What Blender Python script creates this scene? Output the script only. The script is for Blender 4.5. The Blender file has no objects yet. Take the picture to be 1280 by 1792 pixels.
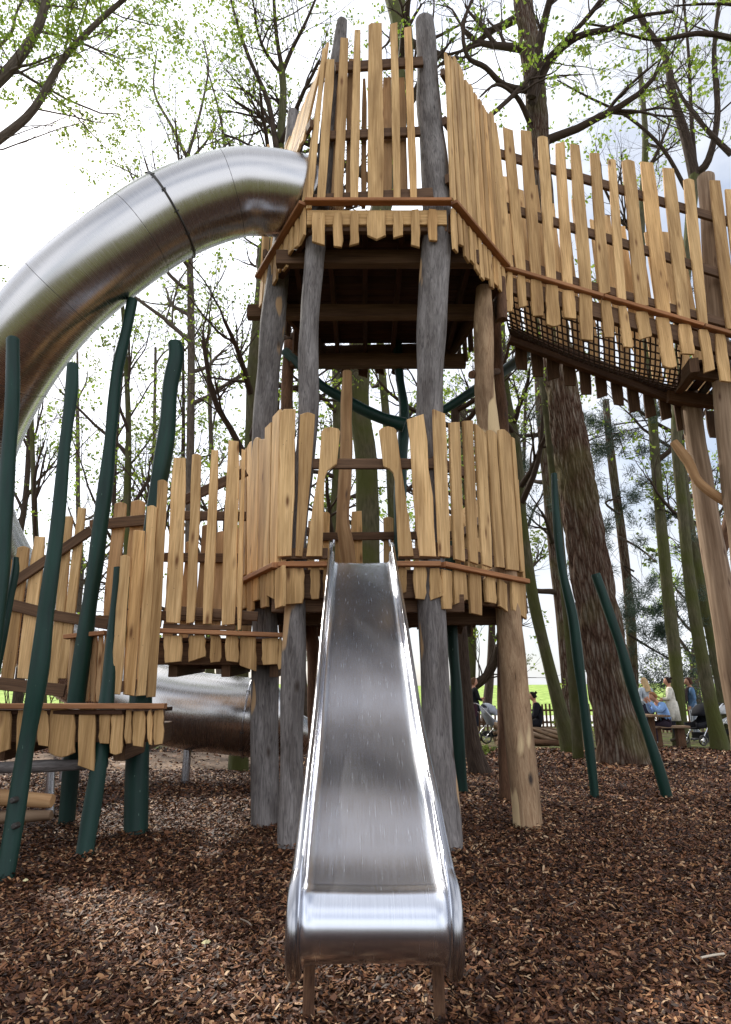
import bpy, math, random
import numpy as np
from mathutils import Vector as V, Matrix, noise as mn
random.seed(7); np.random.seed(7)
R = random.random
def U(a, b): return a + (b - a) * R()
PI = math.pi
scene = bpy.context.scene
COL = scene.collection
# ---------------------------------------------------------------- camera model
F = 1100.0; TH = math.radians(16.2); CH = 1.25
def ray(px, py):
    x = (px - 640) / F; y = -(py - 896) / F
    return V((x, math.cos(TH) - y * math.sin(TH), math.sin(TH) + y * math.cos(TH)))
O = V((0, 0, CH))
def W(px, py, d):
    r = ray(px, py); return O + r * (d / r.y)
def PZ(px, py, z):
    r = ray(px, py); return O + r * ((z - CH) / r.z)
def PL(px, py, A, B):
    r = ray(px, py); ex, ey = B[0] - A[0], B[1] - A[1]
    k = (A[0] * ey - A[1] * ex) / (r.x * ey - r.y * ex)
    return O + r * k
def zdepth(p): return p.y * math.cos(TH) + (p.z - CH) * math.sin(TH)
def G(px, py): return PZ(px, py, 0.0)
# ---------------------------------------------------------------- mesh builder
class MB:
    def __init__(s): s.v = []; s.f = []; s.uv = []; s.sm = []; s.mi = []
    def add(s, vs, fs, uvs=None, smooth=False, mi=0):
        b = len(s.v); s.v.extend(vs)
        for i, f in enumerate(fs):
            s.f.append([b + k for k in f]); s.sm.append(smooth); s.mi.append(mi)
            s.uv.extend(uvs[i] if uvs else [(0, 0)] * len(f))
    def build(s, name, mats, parent=None, kind=None):
        me = bpy.data.meshes.new(name)
        me.from_pydata([tuple(p) for p in s.v], [], s.f)
        ul = me.uv_layers.new(name='uv')
        ul.data.foreach_set('uv', np.array(s.uv, dtype=np.float32).ravel())
        me.polygons.foreach_set('use_smooth', s.sm)
        me.polygons.foreach_set('material_index', s.mi)
        for m in (mats if isinstance(mats, (list, tuple)) else [mats]): me.materials.append(m)
        me.update()
        o = bpy.data.objects.new(name, me); COL.objects.link(o)
        if parent:
            o.parent = parent
            o.matrix_parent_inverse = Matrix.Translation(parent.location).inverted()
        if kind: o['kind'] = kind
        return o
def tag(o, label, cat, group=None):
    o['label'] = label; o['category'] = cat
    if group: o['group'] = group
    return o
def thing(name, label, cat, loc=(0, 0, 0), group=None):
    o = bpy.data.objects.new(name, None); COL.objects.link(o); o.location = loc
    o.empty_display_size = .2
    return tag(o, label, cat, group)
def extrude(mb, pts, h, n, th, ch=.006, uvo=None):
    """front outline pts (CCW seen from outside along -n), extruded back by th"""
    k = len(pts)
    if uvo is None: uvo = (U(0, 50), U(0, 50))
    up = n.cross(h) if abs(n.cross(h).z) > .3 else V((0, 0, 1))
    if up.z < 0: up = -up
    cen = sum(pts, V()) / k
    area = 0
    for i in range(k):
        a, b = pts[i], pts[(i + 1) % k]; area += (a - cen).cross(b - cen).dot(n)
    if area < 0: pts = pts[::-1]
    ins = []
    for i in range(k):
        e1 = (pts[i] - pts[i - 1]); e2 = (pts[(i + 1) % k] - pts[i])
        o = V()
        for e in (e1, e2):
            if e.length > 1e-6: o += n.cross(e.normalized())
        if o.length > 1e-6: o = o.normalized()
        ins.append(pts[i] + o * ch)
    vs = ins + [p - n * ch for p in pts] + [p - n * th for p in pts]
    fs = [list(range(k))]
    for i in range(k):
        j = (i + 1) % k
        fs.append([i, k + i, k + j, j]); fs.append([k + i, 2 * k + i, 2 * k + j, k + j])
    fs.append(list(range(3 * k - 1, 2 * k - 1, -1)))
    def uvp(i):
        p = vs[i]; q = 0
        if k <= i < 2 * k: q = .01
        if i >= 2 * k: q = .03
        return (p.dot(h) + uvo[0] + q, p.dot(up) + uvo[1])
    mb.add(vs, fs, [[uvp(i) for i in f] for f in fs])
def board(mb, P0, P1, h, n, w0, w1, th=.03, off=0, top='flat', bot='flat', wob=.006):
    ax = (P1 - P0); L = ax.length; ax = ax / L
    K = 5; le = []; ri = []
    for i in range(K + 1):
        f = i / K; w = w0 + (w1 - w0) * f
        le.append((f * L, -w / 2 + U(-wob, wob))); ri.append((f * L, w / 2 + U(-wob, wob)))
    def end(a, b, st, sg):
        w = b[1] - a[1]; s = a[0]
        if st == 'flat':
            e = U(-.008, .008); return [(s + e, a[1] + .01), (s - e, b[1] - .01)], .012
        if st == 'sl': return [(s, a[1]), (s - sg * w * .35, b[1])], 0
        if st == 'sr': return [(s - sg * w * .35, a[1]), (s, b[1])], 0
        if st == 'round':
            return [(s - sg * w * .14, a[1]), (s - sg * w * .02, a[1] + w * .25), (s + sg * w * .04, a[1] + w * .5), (s - sg * w * .02, b[1] - w * .25), (s - sg * w * .14, b[1])], 0
        if st == 'point': return [(s - sg * w * .28, a[1]), (s, a[1] + w * .5), (s - sg * w * .28, b[1])], 0
        if st == 'cut': return [(s - sg * w * .2, a[1]), (s, a[1] + w * .2), (s, b[1])], 0
    tp, _ = end(le[-1], ri[-1], top, 1); bp, _ = end(le[0], ri[0], bot, -1)
    out = bp[::-1] + le[1:-1] + tp + ri[1:-1][::-1]
    pts = [P0 + ax * s + h * t + n * off for s, t in out]
    extrude(mb, pts, h, n, th)
def plan(A, B):
    h = V((B[0] - A[0], B[1] - A[1], 0)).normalized(); n = V((h.y, -h.x, 0))
    if n.y > 0: n = -n
    return h, n
def board_px(mb, A, B, t, b, wt, wb, th=.03, off=0, **k):
    h, n = plan(A, B)
    tl, tr = PL(t[0] - wt / 2, t[1], A, B), PL(t[0] + wt / 2, t[1], A, B)
    bl, br = PL(b[0] - wb / 2, b[1], A, B), PL(b[0] + wb / 2, b[1], A, B)
    T = (tl + tr) / 2; Bm = (bl + br) / 2
    board(mb, Bm, T, h, n, abs((br - bl).dot(h)), abs((tr - tl).dot(h)), th, off, **k)
def beam(mb, P0, P1, w, hh, side=None):
    """box beam, w across, hh vertical"""
    ax = (P1 - P0); L = ax.length; ax = ax / L
    sd = side or ax.cross(V((0, 0, 1)))
    if sd.length < .01: sd = V((1, 0, 0))
    sd = sd.normalized(); up = sd.cross(ax).normalized()
    c = .006; u0, v0 = U(0, 40), U(0, 40)
    ring = [(-w/2 + c, -hh/2), (w/2 - c, -hh/2), (w/2, -hh/2 + c), (w/2, hh/2 - c), (w/2 - c, hh/2), (-w/2 + c, hh/2), (-w/2, hh/2 - c), (-w/2, -hh/2 + c)]
    vs = [P + sd * a + up * b for P in (P0, P1) for a, b in ring]
    fs = []; uv = []; k = 8; acc = 0
    for i in range(k):
        j = (i + 1) % k
        e = math.dist(ring[i], ring[j])
        fs.append([i, j, k + j, k + i]); uv.append([(u0 + acc, v0), (u0 + acc + e, v0), (u0 + acc + e, v0 + L), (u0 + acc, v0 + L)])
        acc += e
    fs.append(list(range(k))[::-1]); uv.append([(u0 + ring[i][0], v0 + ring[i][1] * .2) for i in range(k)][::-1])
    fs.append(list(range(k, 2 * k))); uv.append([(u0 + r[0], v0 + r[1] * .2) for r in ring])
    mb.add(vs, fs, uv)
def catmull(pts, n):
    out = []
    P = [pts[0]] + list(pts) + [pts[-1]]
    for i in range(1, len(P) - 2):
        for k in range(n):
            t = k / n; a, b, c, d = P[i-1], P[i], P[i+1], P[i+2]
            out.append(.5 * ((2 * b) + (c - a) * t + (2 * a - 5 * b + 4 * c - d) * t * t + (3 * b - a - 3 * c + d) * t ** 3))
    out.append(pts[-1]); return out
def frames(path):
    t0 = (path[1] - path[0]).normalized()
    a = V((0, 0, 1)) if abs(t0.z) < .9 else V((1, 0, 0))
    u = (a - t0 * a.dot(t0)).normalized(); fr = []
    for i, p in enumerate(path):
        t = (path[min(i + 1, len(path) - 1)] - path[max(i - 1, 0)])
        t = t.normalized() if t.length > 1e-9 else t0
        u = u - t * u.dot(t)
        u = u.normalized() if u.length > 1e-6 else t.orthogonal().normalized()
        fr.append((u, t.cross(u)))
    return fr
def tube(mb, path, rad, sides=8, cap=True, disp=None, mi=0, smooth=True):
    n = len(path); fr = frames(path)
    if not hasattr(rad, '__len__'): rad = [rad] * n
    vs = []; u0, v0 = U(0, 20), U(0, 20); L = [0]
    for i in range(1, n): L.append(L[-1] + (path[i] - path[i - 1]).length)
    for i in range(n):
        u, w = fr[i]
        for k in range(sides):
            a = 2 * PI * k / sides; r = rad[i]
            d = u * math.cos(a) + w * math.sin(a)
            if disp: r += disp(path[i] + d * rad[i], a, L[i])
            vs.append(path[i] + d * r)
    fs = []; uv = []; cir = 2 * PI * max(rad)
    for i in range(n - 1):
        for k in range(sides):
            j = (k + 1) % sides
            fs.append([i * sides + k, i * sides + j, (i + 1) * sides + j, (i + 1) * sides + k])
            a, b = u0 + cir * k / sides, u0 + cir * (k + 1) / sides
            uv.append([(a, v0 + L[i]), (b, v0 + L[i]), (b, v0 + L[i + 1]), (a, v0 + L[i + 1])])
    mb.add(vs, fs, uv, smooth, mi)
    if cap:
        for i, rv in ((0, True), (n - 1, False)):
            c = path[i]; ring = vs[i * sides:(i + 1) * sides]
            ff = list(range(sides))
            if rv: ff = ff[::-1]
            mb.add(ring, [ff], [[(u0 + (ring[q] - c).x, v0 + (ring[q] - c).z * .1 + (ring[q] - c).y * .1) for q in ff]], False, mi)
def pole(mb, px, dpt, sides=14, wob=.012, n=5, bark=False, bury=True, knots=0):
    """px list of (x,y,w) from top to bottom, dpt function(i)->depth"""
    pts = []; rr = []
    for i, (x, y, w) in enumerate(px):
        p = W(x, y, dpt[i] if hasattr(dpt, '__len__') else dpt); pts.append(p); rr.append(w / 2 / F * zdepth(p) / math.sqrt(1 + ((x - 640) / F) ** 2))
    if bury:
        d = (pts[-1] - pts[-2]).normalized(); pts.append(pts[-1] + d * .25); rr.append(rr[-1])
    path = catmull(pts, n); rad = []
    m = len(pts) - 1
    for i in range(len(path)):
        f = i / n; a = min(int(f), m - 1); t = f - a; t = t * t * (3 - 2 * t); rad.append(rr[a] * (1 - t) + rr[a + 1] * t)
    # resample finer for surface wobble
    s = U(0, 99)
    def dp(p, a, l): return wob * 1.6 * mn.noise(V((p.x * 3 + s, p.y * 3, p.z * 1.6))) + wob * .7 * mn.noise(V((math.cos(a) * 2.2 + s, math.sin(a) * 2.2, l * .9)))
    # rounded top
    path = [path[0] - (path[1] - path[0]).normalized() * .012] + path; rad = [rad[0] * .93] + rad
    tube(mb, path, rad, sides, True, dp)
# ---------------------------------------------------------------- materials
def mat(name):
    m = bpy.data.materials.new(name); m.use_nodes = True
    nt = m.node_tree; b = nt.nodes['Principled BSDF']; return m, nt, b
def N(nt, t, **k):
    n = nt.nodes.new(t)
    for a, b in k.items():
        if a in n.inputs.keys() if isinstance(a, str) else False: n.inputs[a].default_value = b
        else: setattr(n, a, b)
    return n
def ramp(nt, stops):
    n = nt.nodes.new('ShaderNodeValToRGB'); e = n.color_ramp.elements
    while len(e) < len(stops): e.new(.5)
    for i, (p, c) in enumerate(stops): e[i].position = p; e[i].color = (*c, 1) if len(c) == 3 else c
    return n
def uvmap(nt, sx, sy, coord='UV'):
    tc = nt.nodes.new('ShaderNodeTexCoord'); mp = nt.nodes.new('ShaderNodeMapping')
    mp.inputs['Scale'].default_value = (sx, sy, sx)
    nt.links.new(tc.outputs[coord], mp.inputs[0]); return mp
def mix(nt, f, a, b, mode='MIX'):
    n = nt.nodes.new('ShaderNodeMix'); n.data_type = 'RGBA'; n.blend_type = mode
    for s, v in ((0, f), (6, a), (7, b)):
        if hasattr(v, 'is_linked') or hasattr(v, 'links'): nt.links.new(v, n.inputs[s])
        else: n.inputs[s].default_value = v if s == 0 else (*v, 1)
    return n.outputs[2]
def wood(name, c1, c2, knot=(.16, .07, .025), rough=.75, var=.42, bump=.4, knots=True, grain=(70, 2.2)):
    m, nt, b = mat(name); L = nt.links.new
    mp = uvmap(nt, grain[0], grain[1])
    n1 = N(nt, 'ShaderNodeTexNoise'); n1.inputs['Scale'].default_value = 1; n1.inputs['Detail'].default_value = 8; n1.inputs['Roughness'].default_value = .62; n1.inputs['Distortion'].default_value = .5
    L(mp.outputs[0], n1.inputs[0])
    r = ramp(nt, [(.22, tuple(x * .35 for x in c2)), (.33, c2), (.5, tuple((a + d) / 2 for a, d in zip(c1, c2))), (.66, c1)]); L(n1.outputs[0], r.inputs[0])
    mp2 = uvmap(nt, 9, .9); n2 = N(nt, 'ShaderNodeTexNoise'); n2.inputs['Scale'].default_value = 1; n2.inputs['Detail'].default_value = 3; L(mp2.outputs[0], n2.inputs[0])
    r2 = ramp(nt, [(.35, (.62, .56, .5)), (.6, (1.12, 1.1, 1.08))]); L(n2.outputs[0], r2.inputs[0])
    col = mix(nt, .8, r.outputs[0], r2.outputs[0], 'MULTIPLY')
    ge = N(nt, 'ShaderNodeNewGeometry')
    r3 = ramp(nt, [(0, (1 - var, 1 - var * 1.12, 1 - var * 1.25)), (.5, (1, 1, 1)), (.8, (1 + var * .25, 1 + var * .25, 1 + var * .3)), (1, (1.02, .92, .8))]); L(ge.outputs['Random Per Island'], r3.inputs[0])
    col = mix(nt, 1.0, col, r3.outputs[0], 'MULTIPLY')
    if knots:
        mp3 = uvmap(nt, 6.5, 1.9); vo = N(nt, 'ShaderNodeTexVoronoi'); vo.inputs['Scale'].default_value = 1; L(mp3.outputs[0], vo.inputs[0])
        rk = ramp(nt, [(.05, (1, 1, 1)), (.13, (.35, .35, .35)), (.2, (0, 0, 0))]); L(vo.outputs['Distance'], rk.inputs[0])
        col = mix(nt, rk.outputs[0], col, knot)
        # nail heads / small specks
        mp4 = uvmap(nt, 16, 7); v4 = N(nt, 'ShaderNodeTexVoronoi'); v4.inputs['Scale'].default_value = 1; L(mp4.outputs[0], v4.inputs[0])
        r4 = ramp(nt, [(.03, (1, 1, 1)), (.055, (0, 0, 0))]); L(v4.outputs['Distance'], r4.inputs[0])
        col = mix(nt, r4.outputs[0], col, (.06, .045, .035))
    L(col, b.inputs['Base Color']); b.inputs['Roughness'].default_value = rough
    b.inputs['Specular IOR Level'].default_value = .25
    bp = N(nt, 'ShaderNodeBump'); bp.inputs['Strength'].default_value = bump; bp.inputs['Distance'].default_value = .006; L(n1.outputs[0], bp.inputs['Height']); L(bp.outputs[0], b.inputs['Normal'])
    return m
M = {}
M['plank'] = wood('pale_timber', (.72, .485, .24), (.46, .28, .115))
M['skirt'] = wood('skirt_timber', (.66, .43, .205), (.41, .245, .095))
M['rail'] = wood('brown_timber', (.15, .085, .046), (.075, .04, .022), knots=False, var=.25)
M['trim'] = wood('reddish_timber', (.40, .20, .095), (.26, .115, .052), knots=False, var=.25)
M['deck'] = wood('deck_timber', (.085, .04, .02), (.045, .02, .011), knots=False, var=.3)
M['slat'] = wood('closed_board_timber', (.56, .36, .19), (.38, .23, .11))
M['log'] = wood('stripped_log', (.33, .235, .155), (.20, .13, .08), knot=(.1, .05, .03), bump=.5, grain=(24, 1.1))
M['tan'] = wood('tan_stripped_log', (.48, .30, .15), (.33, .18, .08), knot=(.14, .08, .05), bump=.4, grain=(18, 1.0))
def greypost(name, a, bb, tan, amt):
    m, nt, b = mat(name); L = nt.links.new
    mp = uvmap(nt, 34, 4.5); n1 = N(nt, 'ShaderNodeTexNoise'); n1.inputs['Scale'].default_value = 1; n1.inputs['Detail'].default_value = 9; n1.inputs['Roughness'].default_value = .62; n1.inputs['Distortion'].default_value = 1.6
    L(mp.outputs[0], n1.inputs[0]); r = ramp(nt, [(.27, tuple(x * .3 for x in bb)), (.36, bb), (.62, a)]); L(n1.outputs[0], r.inputs[0])
    mpb = uvmap(nt, 5, 1.6); n3 = N(nt, 'ShaderNodeTexNoise'); n3.inputs['Scale'].default_value = 1; n3.inputs['Detail'].default_value = 4; L(mpb.outputs[0], n3.inputs[0])
    rb = ramp(nt, [(.35, (.55, .52, .5)), (.65, (1.15, 1.15, 1.15))]); L(n3.outputs[0], rb.inputs[0])
    col = mix(nt, .9, r.outputs[0], rb.outputs[0], 'MULTIPLY')
    mpc = uvmap(nt, 3.5, .9); n2 = N(nt, 'ShaderNodeTexNoise'); n2.inputs['Scale'].default_value = 1; n2.inputs['Detail'].default_value = 2; L(mpc.outputs[0], n2.inputs[0])
    rt = ramp(nt, [(amt, (0, 0, 0)), (amt + .03, (1, 1, 1))]); L(n2.outputs[0], rt.inputs[0])
    col = mix(nt, rt.outputs[0], col, tan)
    mk = uvmap(nt, 3.2, 1.5); vo = N(nt, 'ShaderNodeTexVoronoi'); vo.inputs['Scale'].default_value = 1; L(mk.outputs[0], vo.inputs[0])
    rk = ramp(nt, [(.04, (1, 1, 1)), (.12, (0, 0, 0))]); L(vo.outputs['Distance'], rk.inputs[0]); col = mix(nt, rk.outputs[0], col, (.05, .035, .028))
    L(col, b.inputs['Base Color']); b.inputs['Roughness'].default_value = .8; b.inputs['Specular IOR Level'].default_value = .2
    bp = N(nt, 'ShaderNodeBump'); bp.inputs['Strength'].default_value = .7; bp.inputs['Distance'].default_value = .012; L(n1.outputs[0], bp.inputs['Height']); L(bp.outputs[0], b.inputs['Normal'])
    return m
M['grey'] = greypost('weathered_grey_log', (.235, .212, .20), (.11, .098, .094), (.44, .28, .15), .66)
M['warm'] = greypost('peeling_tan_log', (.40, .27, .16), (.26, .155, .085), (.60, .44, .25), .60)
M['dkpost'] = greypost('dark_brown_log', (.17, .09, .05), (.09, .045, .026), (.24, .14, .08), .68)
def simple(name, c, rough=.7, metal=0, nz=.25, sc=6, bump=0, spec=.4):
    m, nt, b = mat(name); L = nt.links.new
    tc = nt.nodes.new('ShaderNodeTexCoord'); n1 = N(nt, 'ShaderNodeTexNoise'); n1.inputs['Scale'].default_value = sc; n1.inputs['Detail'].default_value = 5
    L(tc.outputs['Object'], n1.inputs[0])
    r = ramp(nt, [(.3, tuple(x * (1 - nz) for x in c)), (.7, tuple(min(1, x * (1 + nz)) for x in c))]); L(n1.outputs[0], r.inputs[0])
    L(r.outputs[0], b.inputs['Base Color']); b.inputs['Roughness'].default_value = rough; b.inputs['Metallic'].default_value = metal
    b.inputs['Specular IOR Level'].default_value = spec
    if bump:
        bp = N(nt, 'ShaderNodeBump'); bp.inputs['Strength'].default_value = bump; bp.inputs['Distance'].default_value = .01; L(n1.outputs[0], bp.inputs['Height']); L(bp.outputs[0], b.inputs['Normal'])
    return m
def greenpaint():
    m, nt, b = mat('green_paint'); L = nt.links.new
    mp = uvmap(nt, 14, 2.0); n1 = N(nt, 'ShaderNodeTexNoise'); n1.inputs['Scale'].default_value = 1; n1.inputs['Detail'].default_value = 5; L(mp.outputs[0], n1.inputs[0])
    r = ramp(nt, [(.3, (.002, .018, .013)), (.7, (.004, .034, .023))]); L(n1.outputs[0], r.inputs[0])
    m2 = uvmap(nt, 45, 16); n2 = N(nt, 'ShaderNodeTexNoise'); n2.inputs['Scale'].default_value = 1; n2.inputs['Detail'].default_value = 3; L(m2.outputs[0], n2.inputs[0])
    r2 = ramp(nt, [(.72, (0, 0, 0)), (.75, (1, 1, 1))]); L(n2.outputs[0], r2.inputs[0])
    L(mix(nt, r2.outputs[0], r.outputs[0], (.12, .2, .15)), b.inputs['Base Color']); b.inputs['Roughness'].default_value = .5; b.inputs['Specular IOR Level'].default_value = .3
    bp = N(nt, 'ShaderNodeBump'); bp.inputs['Strength'].default_value = .45; bp.inputs['Distance'].default_value = .012; L(n1.outputs[0], bp.inputs['Height']); L(bp.outputs[0], b.inputs['Normal'])
    return m
M['green'] = greenpaint()
def steel(name, c=(.62, .63, .66), lo=.16, hi=.34, sx=220, sy=1.2, bump=.06, wave=.0, tint=None):
    m, nt, b = mat(name); L = nt.links.new
    mp = uvmap(nt, sx, sy); n1 = N(nt, 'ShaderNodeTexNoise'); n1.inputs['Scale'].default_value = 1; n1.inputs['Detail'].default_value = 4; L(mp.outputs[0], n1.inputs[0])
    mr = N(nt, 'ShaderNodeMapRange'); mr.inputs[1].default_value = .3; mr.inputs[2].default_value = .7; mr.inputs[3].default_value = lo; mr.inputs[4].default_value = hi; L(n1.outputs[0], mr.inputs[0])
    r = ramp(nt, [(.3, tuple(x * .9 for x in c)), (.7, c)]); L(n1.outputs[0], r.inputs[0]); L(r.outputs[0], b.inputs['Base Color'])
    L(mr.outputs[0], b.inputs['Roughness']); b.inputs['Metallic'].default_value = 1
    m2 = uvmap(nt, 5, 3.5); n2 = N(nt, 'ShaderNodeTexNoise'); n2.inputs['Scale'].default_value = 1; n2.inputs['Detail'].default_value = 1; L(m2.outputs[0], n2.inputs[0])
    b1 = N(nt, 'ShaderNodeBump'); b1.inputs['Strength'].default_value = wave; b1.inputs['Distance'].default_value = .02; L(n2.outputs[0], b1.inputs['Height'])
    bp = N(nt, 'ShaderNodeBump'); bp.inputs['Strength'].default_value = bump; bp.inputs['Distance'].default_value = .002; L(n1.outputs[0], bp.inputs['Height']); L(b1.outputs[0], bp.inputs['Normal']); L(bp.outputs[0], b.inputs['Normal'])
    return m
M['chute'] = steel('brushed_steel_chute', c=(.63,.65,.71), wave=.05, lo=.235, hi=.275, sx=240, sy=5, bump=.0005)
M['rsteel'] = steel('polished_steel_rail', c=(.40, .40, .42), lo=.22, hi=.3, bump=.01)
M['tube'] = steel('brushed_steel_tube', c=(.50, .485, .48), lo=.2, hi=.3, sx=2.2, sy=160, bump=.05, wave=.05)
M['seam'] = simple('dark_seam', (.06, .055, .05), .5, .6)
M['rope'] = simple('dark_rope', (.07, .045, .035), .9)
M['chipdark'] = None
def bark(name, c1, c2, moss=None, mossamt=.5, sx=22, sy=5, bump=1.0):
    m, nt, b = mat(name); L = nt.links.new
    mp = uvmap(nt, sx, sy); n1 = N(nt, 'ShaderNodeTexNoise'); n1.inputs['Scale'].default_value = 1; n1.inputs['Detail'].default_value = 6; L(mp.outputs[0], n1.inputs[0])
    r = ramp(nt, [(.3, c2), (.7, c1)]); L(n1.outputs[0], r.inputs[0]); col = r.outputs[0]
    if moss:
        tc = nt.nodes.new('ShaderNodeTexCoord'); n2 = N(nt, 'ShaderNodeTexNoise'); n2.inputs['Scale'].default_value = 1.3; n2.inputs['Detail'].default_value = 5; L(tc.outputs['Object'], n2.inputs[0])
        rm = ramp(nt, [(mossamt - .12, (1, 1, 1)), (mossamt + .12, (0, 0, 0))]); L(n2.outputs[0], rm.inputs[0]); col = mix(nt, rm.outputs[0], col, moss)
    L(col, b.inputs['Base Color']); b.inputs['Roughness'].default_value = .9; b.inputs['Specular IOR Level'].default_value = .15
    bp = N(nt, 'ShaderNodeBump'); bp.inputs['Strength'].default_value = bump; bp.inputs['Distance'].default_value = .03; L(n1.outputs[0], bp.inputs['Height']); L(bp.outputs[0], b.inputs['Normal'])
    return m
M['bark'] = bark('grey_brown_bark', (.15, .12, .095), (.07, .052, .04))
M['darkbark'] = bark('dark_bark', (.085, .06, .045), (.035, .024, .018))
M['moss'] = bark('mossy_bark', (.13, .115, .07), (.06, .055, .03), (.075, .08, .024), .5, 16, 4)
def platebark(name):
    m, nt, b = mat(name); L = nt.links.new
    mp = uvmap(nt, 13, 1.9); w = N(nt, 'ShaderNodeTexNoise'); w.inputs['Scale'].default_value = 1.5; w.inputs['Detail'].default_value = 4; L(mp.outputs[0], w.inputs[0])
    mv = mix(nt, .22, mp.outputs[0], w.outputs['Color'], 'ADD')
    vo = N(nt, 'ShaderNodeTexVoronoi'); vo.feature = 'DISTANCE_TO_EDGE'; vo.inputs['Scale'].default_value = 1; L(mv, vo.inputs[0])
    r = ramp(nt, [(0, (.045, .026, .018)), (.08, (.10, .06, .042)), (.28, (.17, .138, .110)), (.5, (.25, .21, .17))]); L(vo.outputs['Distance'], r.inputs[0])
    m2 = uvmap(nt, 30, 14); n2 = N(nt, 'ShaderNodeTexNoise'); n2.inputs['Scale'].default_value = 1; n2.inputs['Detail'].default_value = 5; L(m2.outputs[0], n2.inputs[0])
    r2 = ramp(nt, [(.3, (.6, .58, .56)), (.7, (1.2, 1.2, 1.2))]); L(n2.outputs[0], r2.inputs[0])
    tc = nt.nodes.new('ShaderNodeTexCoord'); n3 = N(nt, 'ShaderNodeTexNoise'); n3.inputs['Scale'].default_value = .8; L(tc.outputs['Object'], n3.inputs[0])
    r3 = ramp(nt, [(.5, (0, 0, 0)), (.65, (.4, .4, .4))]); L(n3.outputs[0], r3.inputs[0])
    col = mix(nt, r3.outputs[0], mix(nt, 1., r.outputs[0], r2.outputs[0], 'MULTIPLY'), (.13, .13, .05))
    L(col, b.inputs['Base Color']); b.inputs['Roughness'].default_value = .95; b.inputs['Specular IOR Level'].default_value = .1
    bp = N(nt, 'ShaderNodeBump'); bp.inputs['Strength'].default_value = 1; bp.inputs['Distance'].default_value = .05; L(r.outputs[0], bp.inputs['Height']); b2 = N(nt, 'ShaderNodeBump'); b2.inputs['Strength'].default_value = .5; b2.inputs['Distance'].default_value = .01; L(n2.outputs[0], b2.inputs['Height']); L(bp.outputs[0], b2.inputs['Normal']); L(b2.outputs[0], b.inputs['Normal'])
    return m
M['pine'] = platebark('furrowed_pine_bark')
def leafmat(name, cs, tr=.45):
    m, nt, b = mat(name); L = nt.links.new
    ge = N(nt, 'ShaderNodeNewGeometry'); r = ramp(nt, [(i / (len(cs) - 1), c) for i, c in enumerate(cs)]); L(ge.outputs['Random Per Island'], r.inputs[0])
    L(r.outputs[0], b.inputs['Base Color']); b.inputs['Roughness'].default_value = .6
    t = N(nt, 'ShaderNodeBsdfTranslucent'); L(r.outputs[0], t.inputs[0]); ms = N(nt, 'ShaderNodeMixShader'); ms.inputs[0].default_value = tr
    out = [n for n in nt.nodes if n.type == 'OUTPUT_MATERIAL'][0]
    L(b.outputs[0], ms.inputs[1]); L(t.outputs[0], ms.inputs[2]); L(ms.outputs[0], out.inputs[0]); return m
M['leaf'] = leafmat('spring_leaf', [(.20, .30, .03), (.30, .42, .045), (.15, .24, .03), (.40, .46, .07)])
M['leaf2'] = leafmat('duller_spring_leaf', [(.14, .20, .035), (.22, .27, .05), (.10, .15, .03)])
M['needle'] = leafmat('conifer_needles', [(.028, .05, .03), (.05, .085, .05), (.035, .06, .045), (.07, .10, .06)], .15)
def chipmat():
    m, nt, b = mat('bark_chips'); L = nt.links.new
    ge = N(nt, 'ShaderNodeNewGeometry')
    r = ramp(nt, [(0, (.016, .007, .004)), (.32, (.052, .018, .008)), (.58, (.115, .042, .017)), (.8, (.22, .09, .038)), (.92, (.38, .20, .09)), (1, (.52, .36, .22))]); L(ge.outputs['Random Per Island'], r.inputs[0])
    L(r.outputs[0], b.inputs['Base Color']); b.inputs['Roughness'].default_value = .6; b.inputs['Specular IOR Level'].default_value = .3; return m
M['chip'] = chipmat()
def groundmat(name, stops, sc, bump=.6):
    m, nt, b = mat(name); L = nt.links.new
    tc = nt.nodes.new('ShaderNodeTexCoord')
    vo = N(nt, 'ShaderNodeTexVoronoi'); vo.inputs['Scale'].default_value = sc; L(tc.outputs['Object'], vo.inputs[0])
    n = N(nt, 'ShaderNodeTexNoise'); n.inputs['Scale'].default_value = 1.1; n.inputs['Detail'].default_value = 8; L(tc.outputs['Object'], n.inputs[0])
    r = ramp(nt, stops); sp = N(nt, 'ShaderNodeSeparateColor'); L(vo.outputs['Color'], sp.inputs[0]); L(sp.outputs[0], r.inputs[0])
    r2 = ramp(nt, [(.3, (.6, .6, .6)), (.7, (1.2, 1.2, 1.2))]); L(n.outputs[0], r2.inputs[0])
    L(mix(nt, 1., r.outputs[0], r2.outputs[0], 'MULTIPLY'), b.inputs['Base Color']); b.inputs['Roughness'].default_value = .95; b.inputs['Specular IOR Level'].default_value = .1
    bp = N(nt, 'ShaderNodeBump'); bp.inputs['Strength'].default_value = bump; bp.inputs['Distance'].default_value = .02; L(vo.outputs['Distance'], bp.inputs['Height']); L(bp.outputs[0], b.inputs['Normal']); return m
M['mulch'] = groundmat('mulch_base', [(0, (.012, .006, .004)), (.5, (.04, .018, .010)), (.8, (.09, .04, .022)), (1, (.16, .08, .045))], 45)
M['dirt'] = groundmat('bare_earth', [(0, (.16, .11, .08)), (.5, (.23, .165, .12)), (1, (.30, .22, .16))], 30)
M['grassm'] = groundmat('meadow', [(0, (.22, .32, .07)), (.5, (.30, .42, .10)), (1, (.38, .48, .14))], 3, .2)
M['pave'] = groundmat('pale_path', [(0, (.6, .58, .54)), (1, (.72, .70, .66))], 8, .1)
M['floor'] = groundmat('woodland_floor', [(0, (.07, .05, .03)), (.4, (.13, .095, .055)), (.7, (.09, .12, .03)), (1, (.16, .19, .05))], 6)

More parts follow.
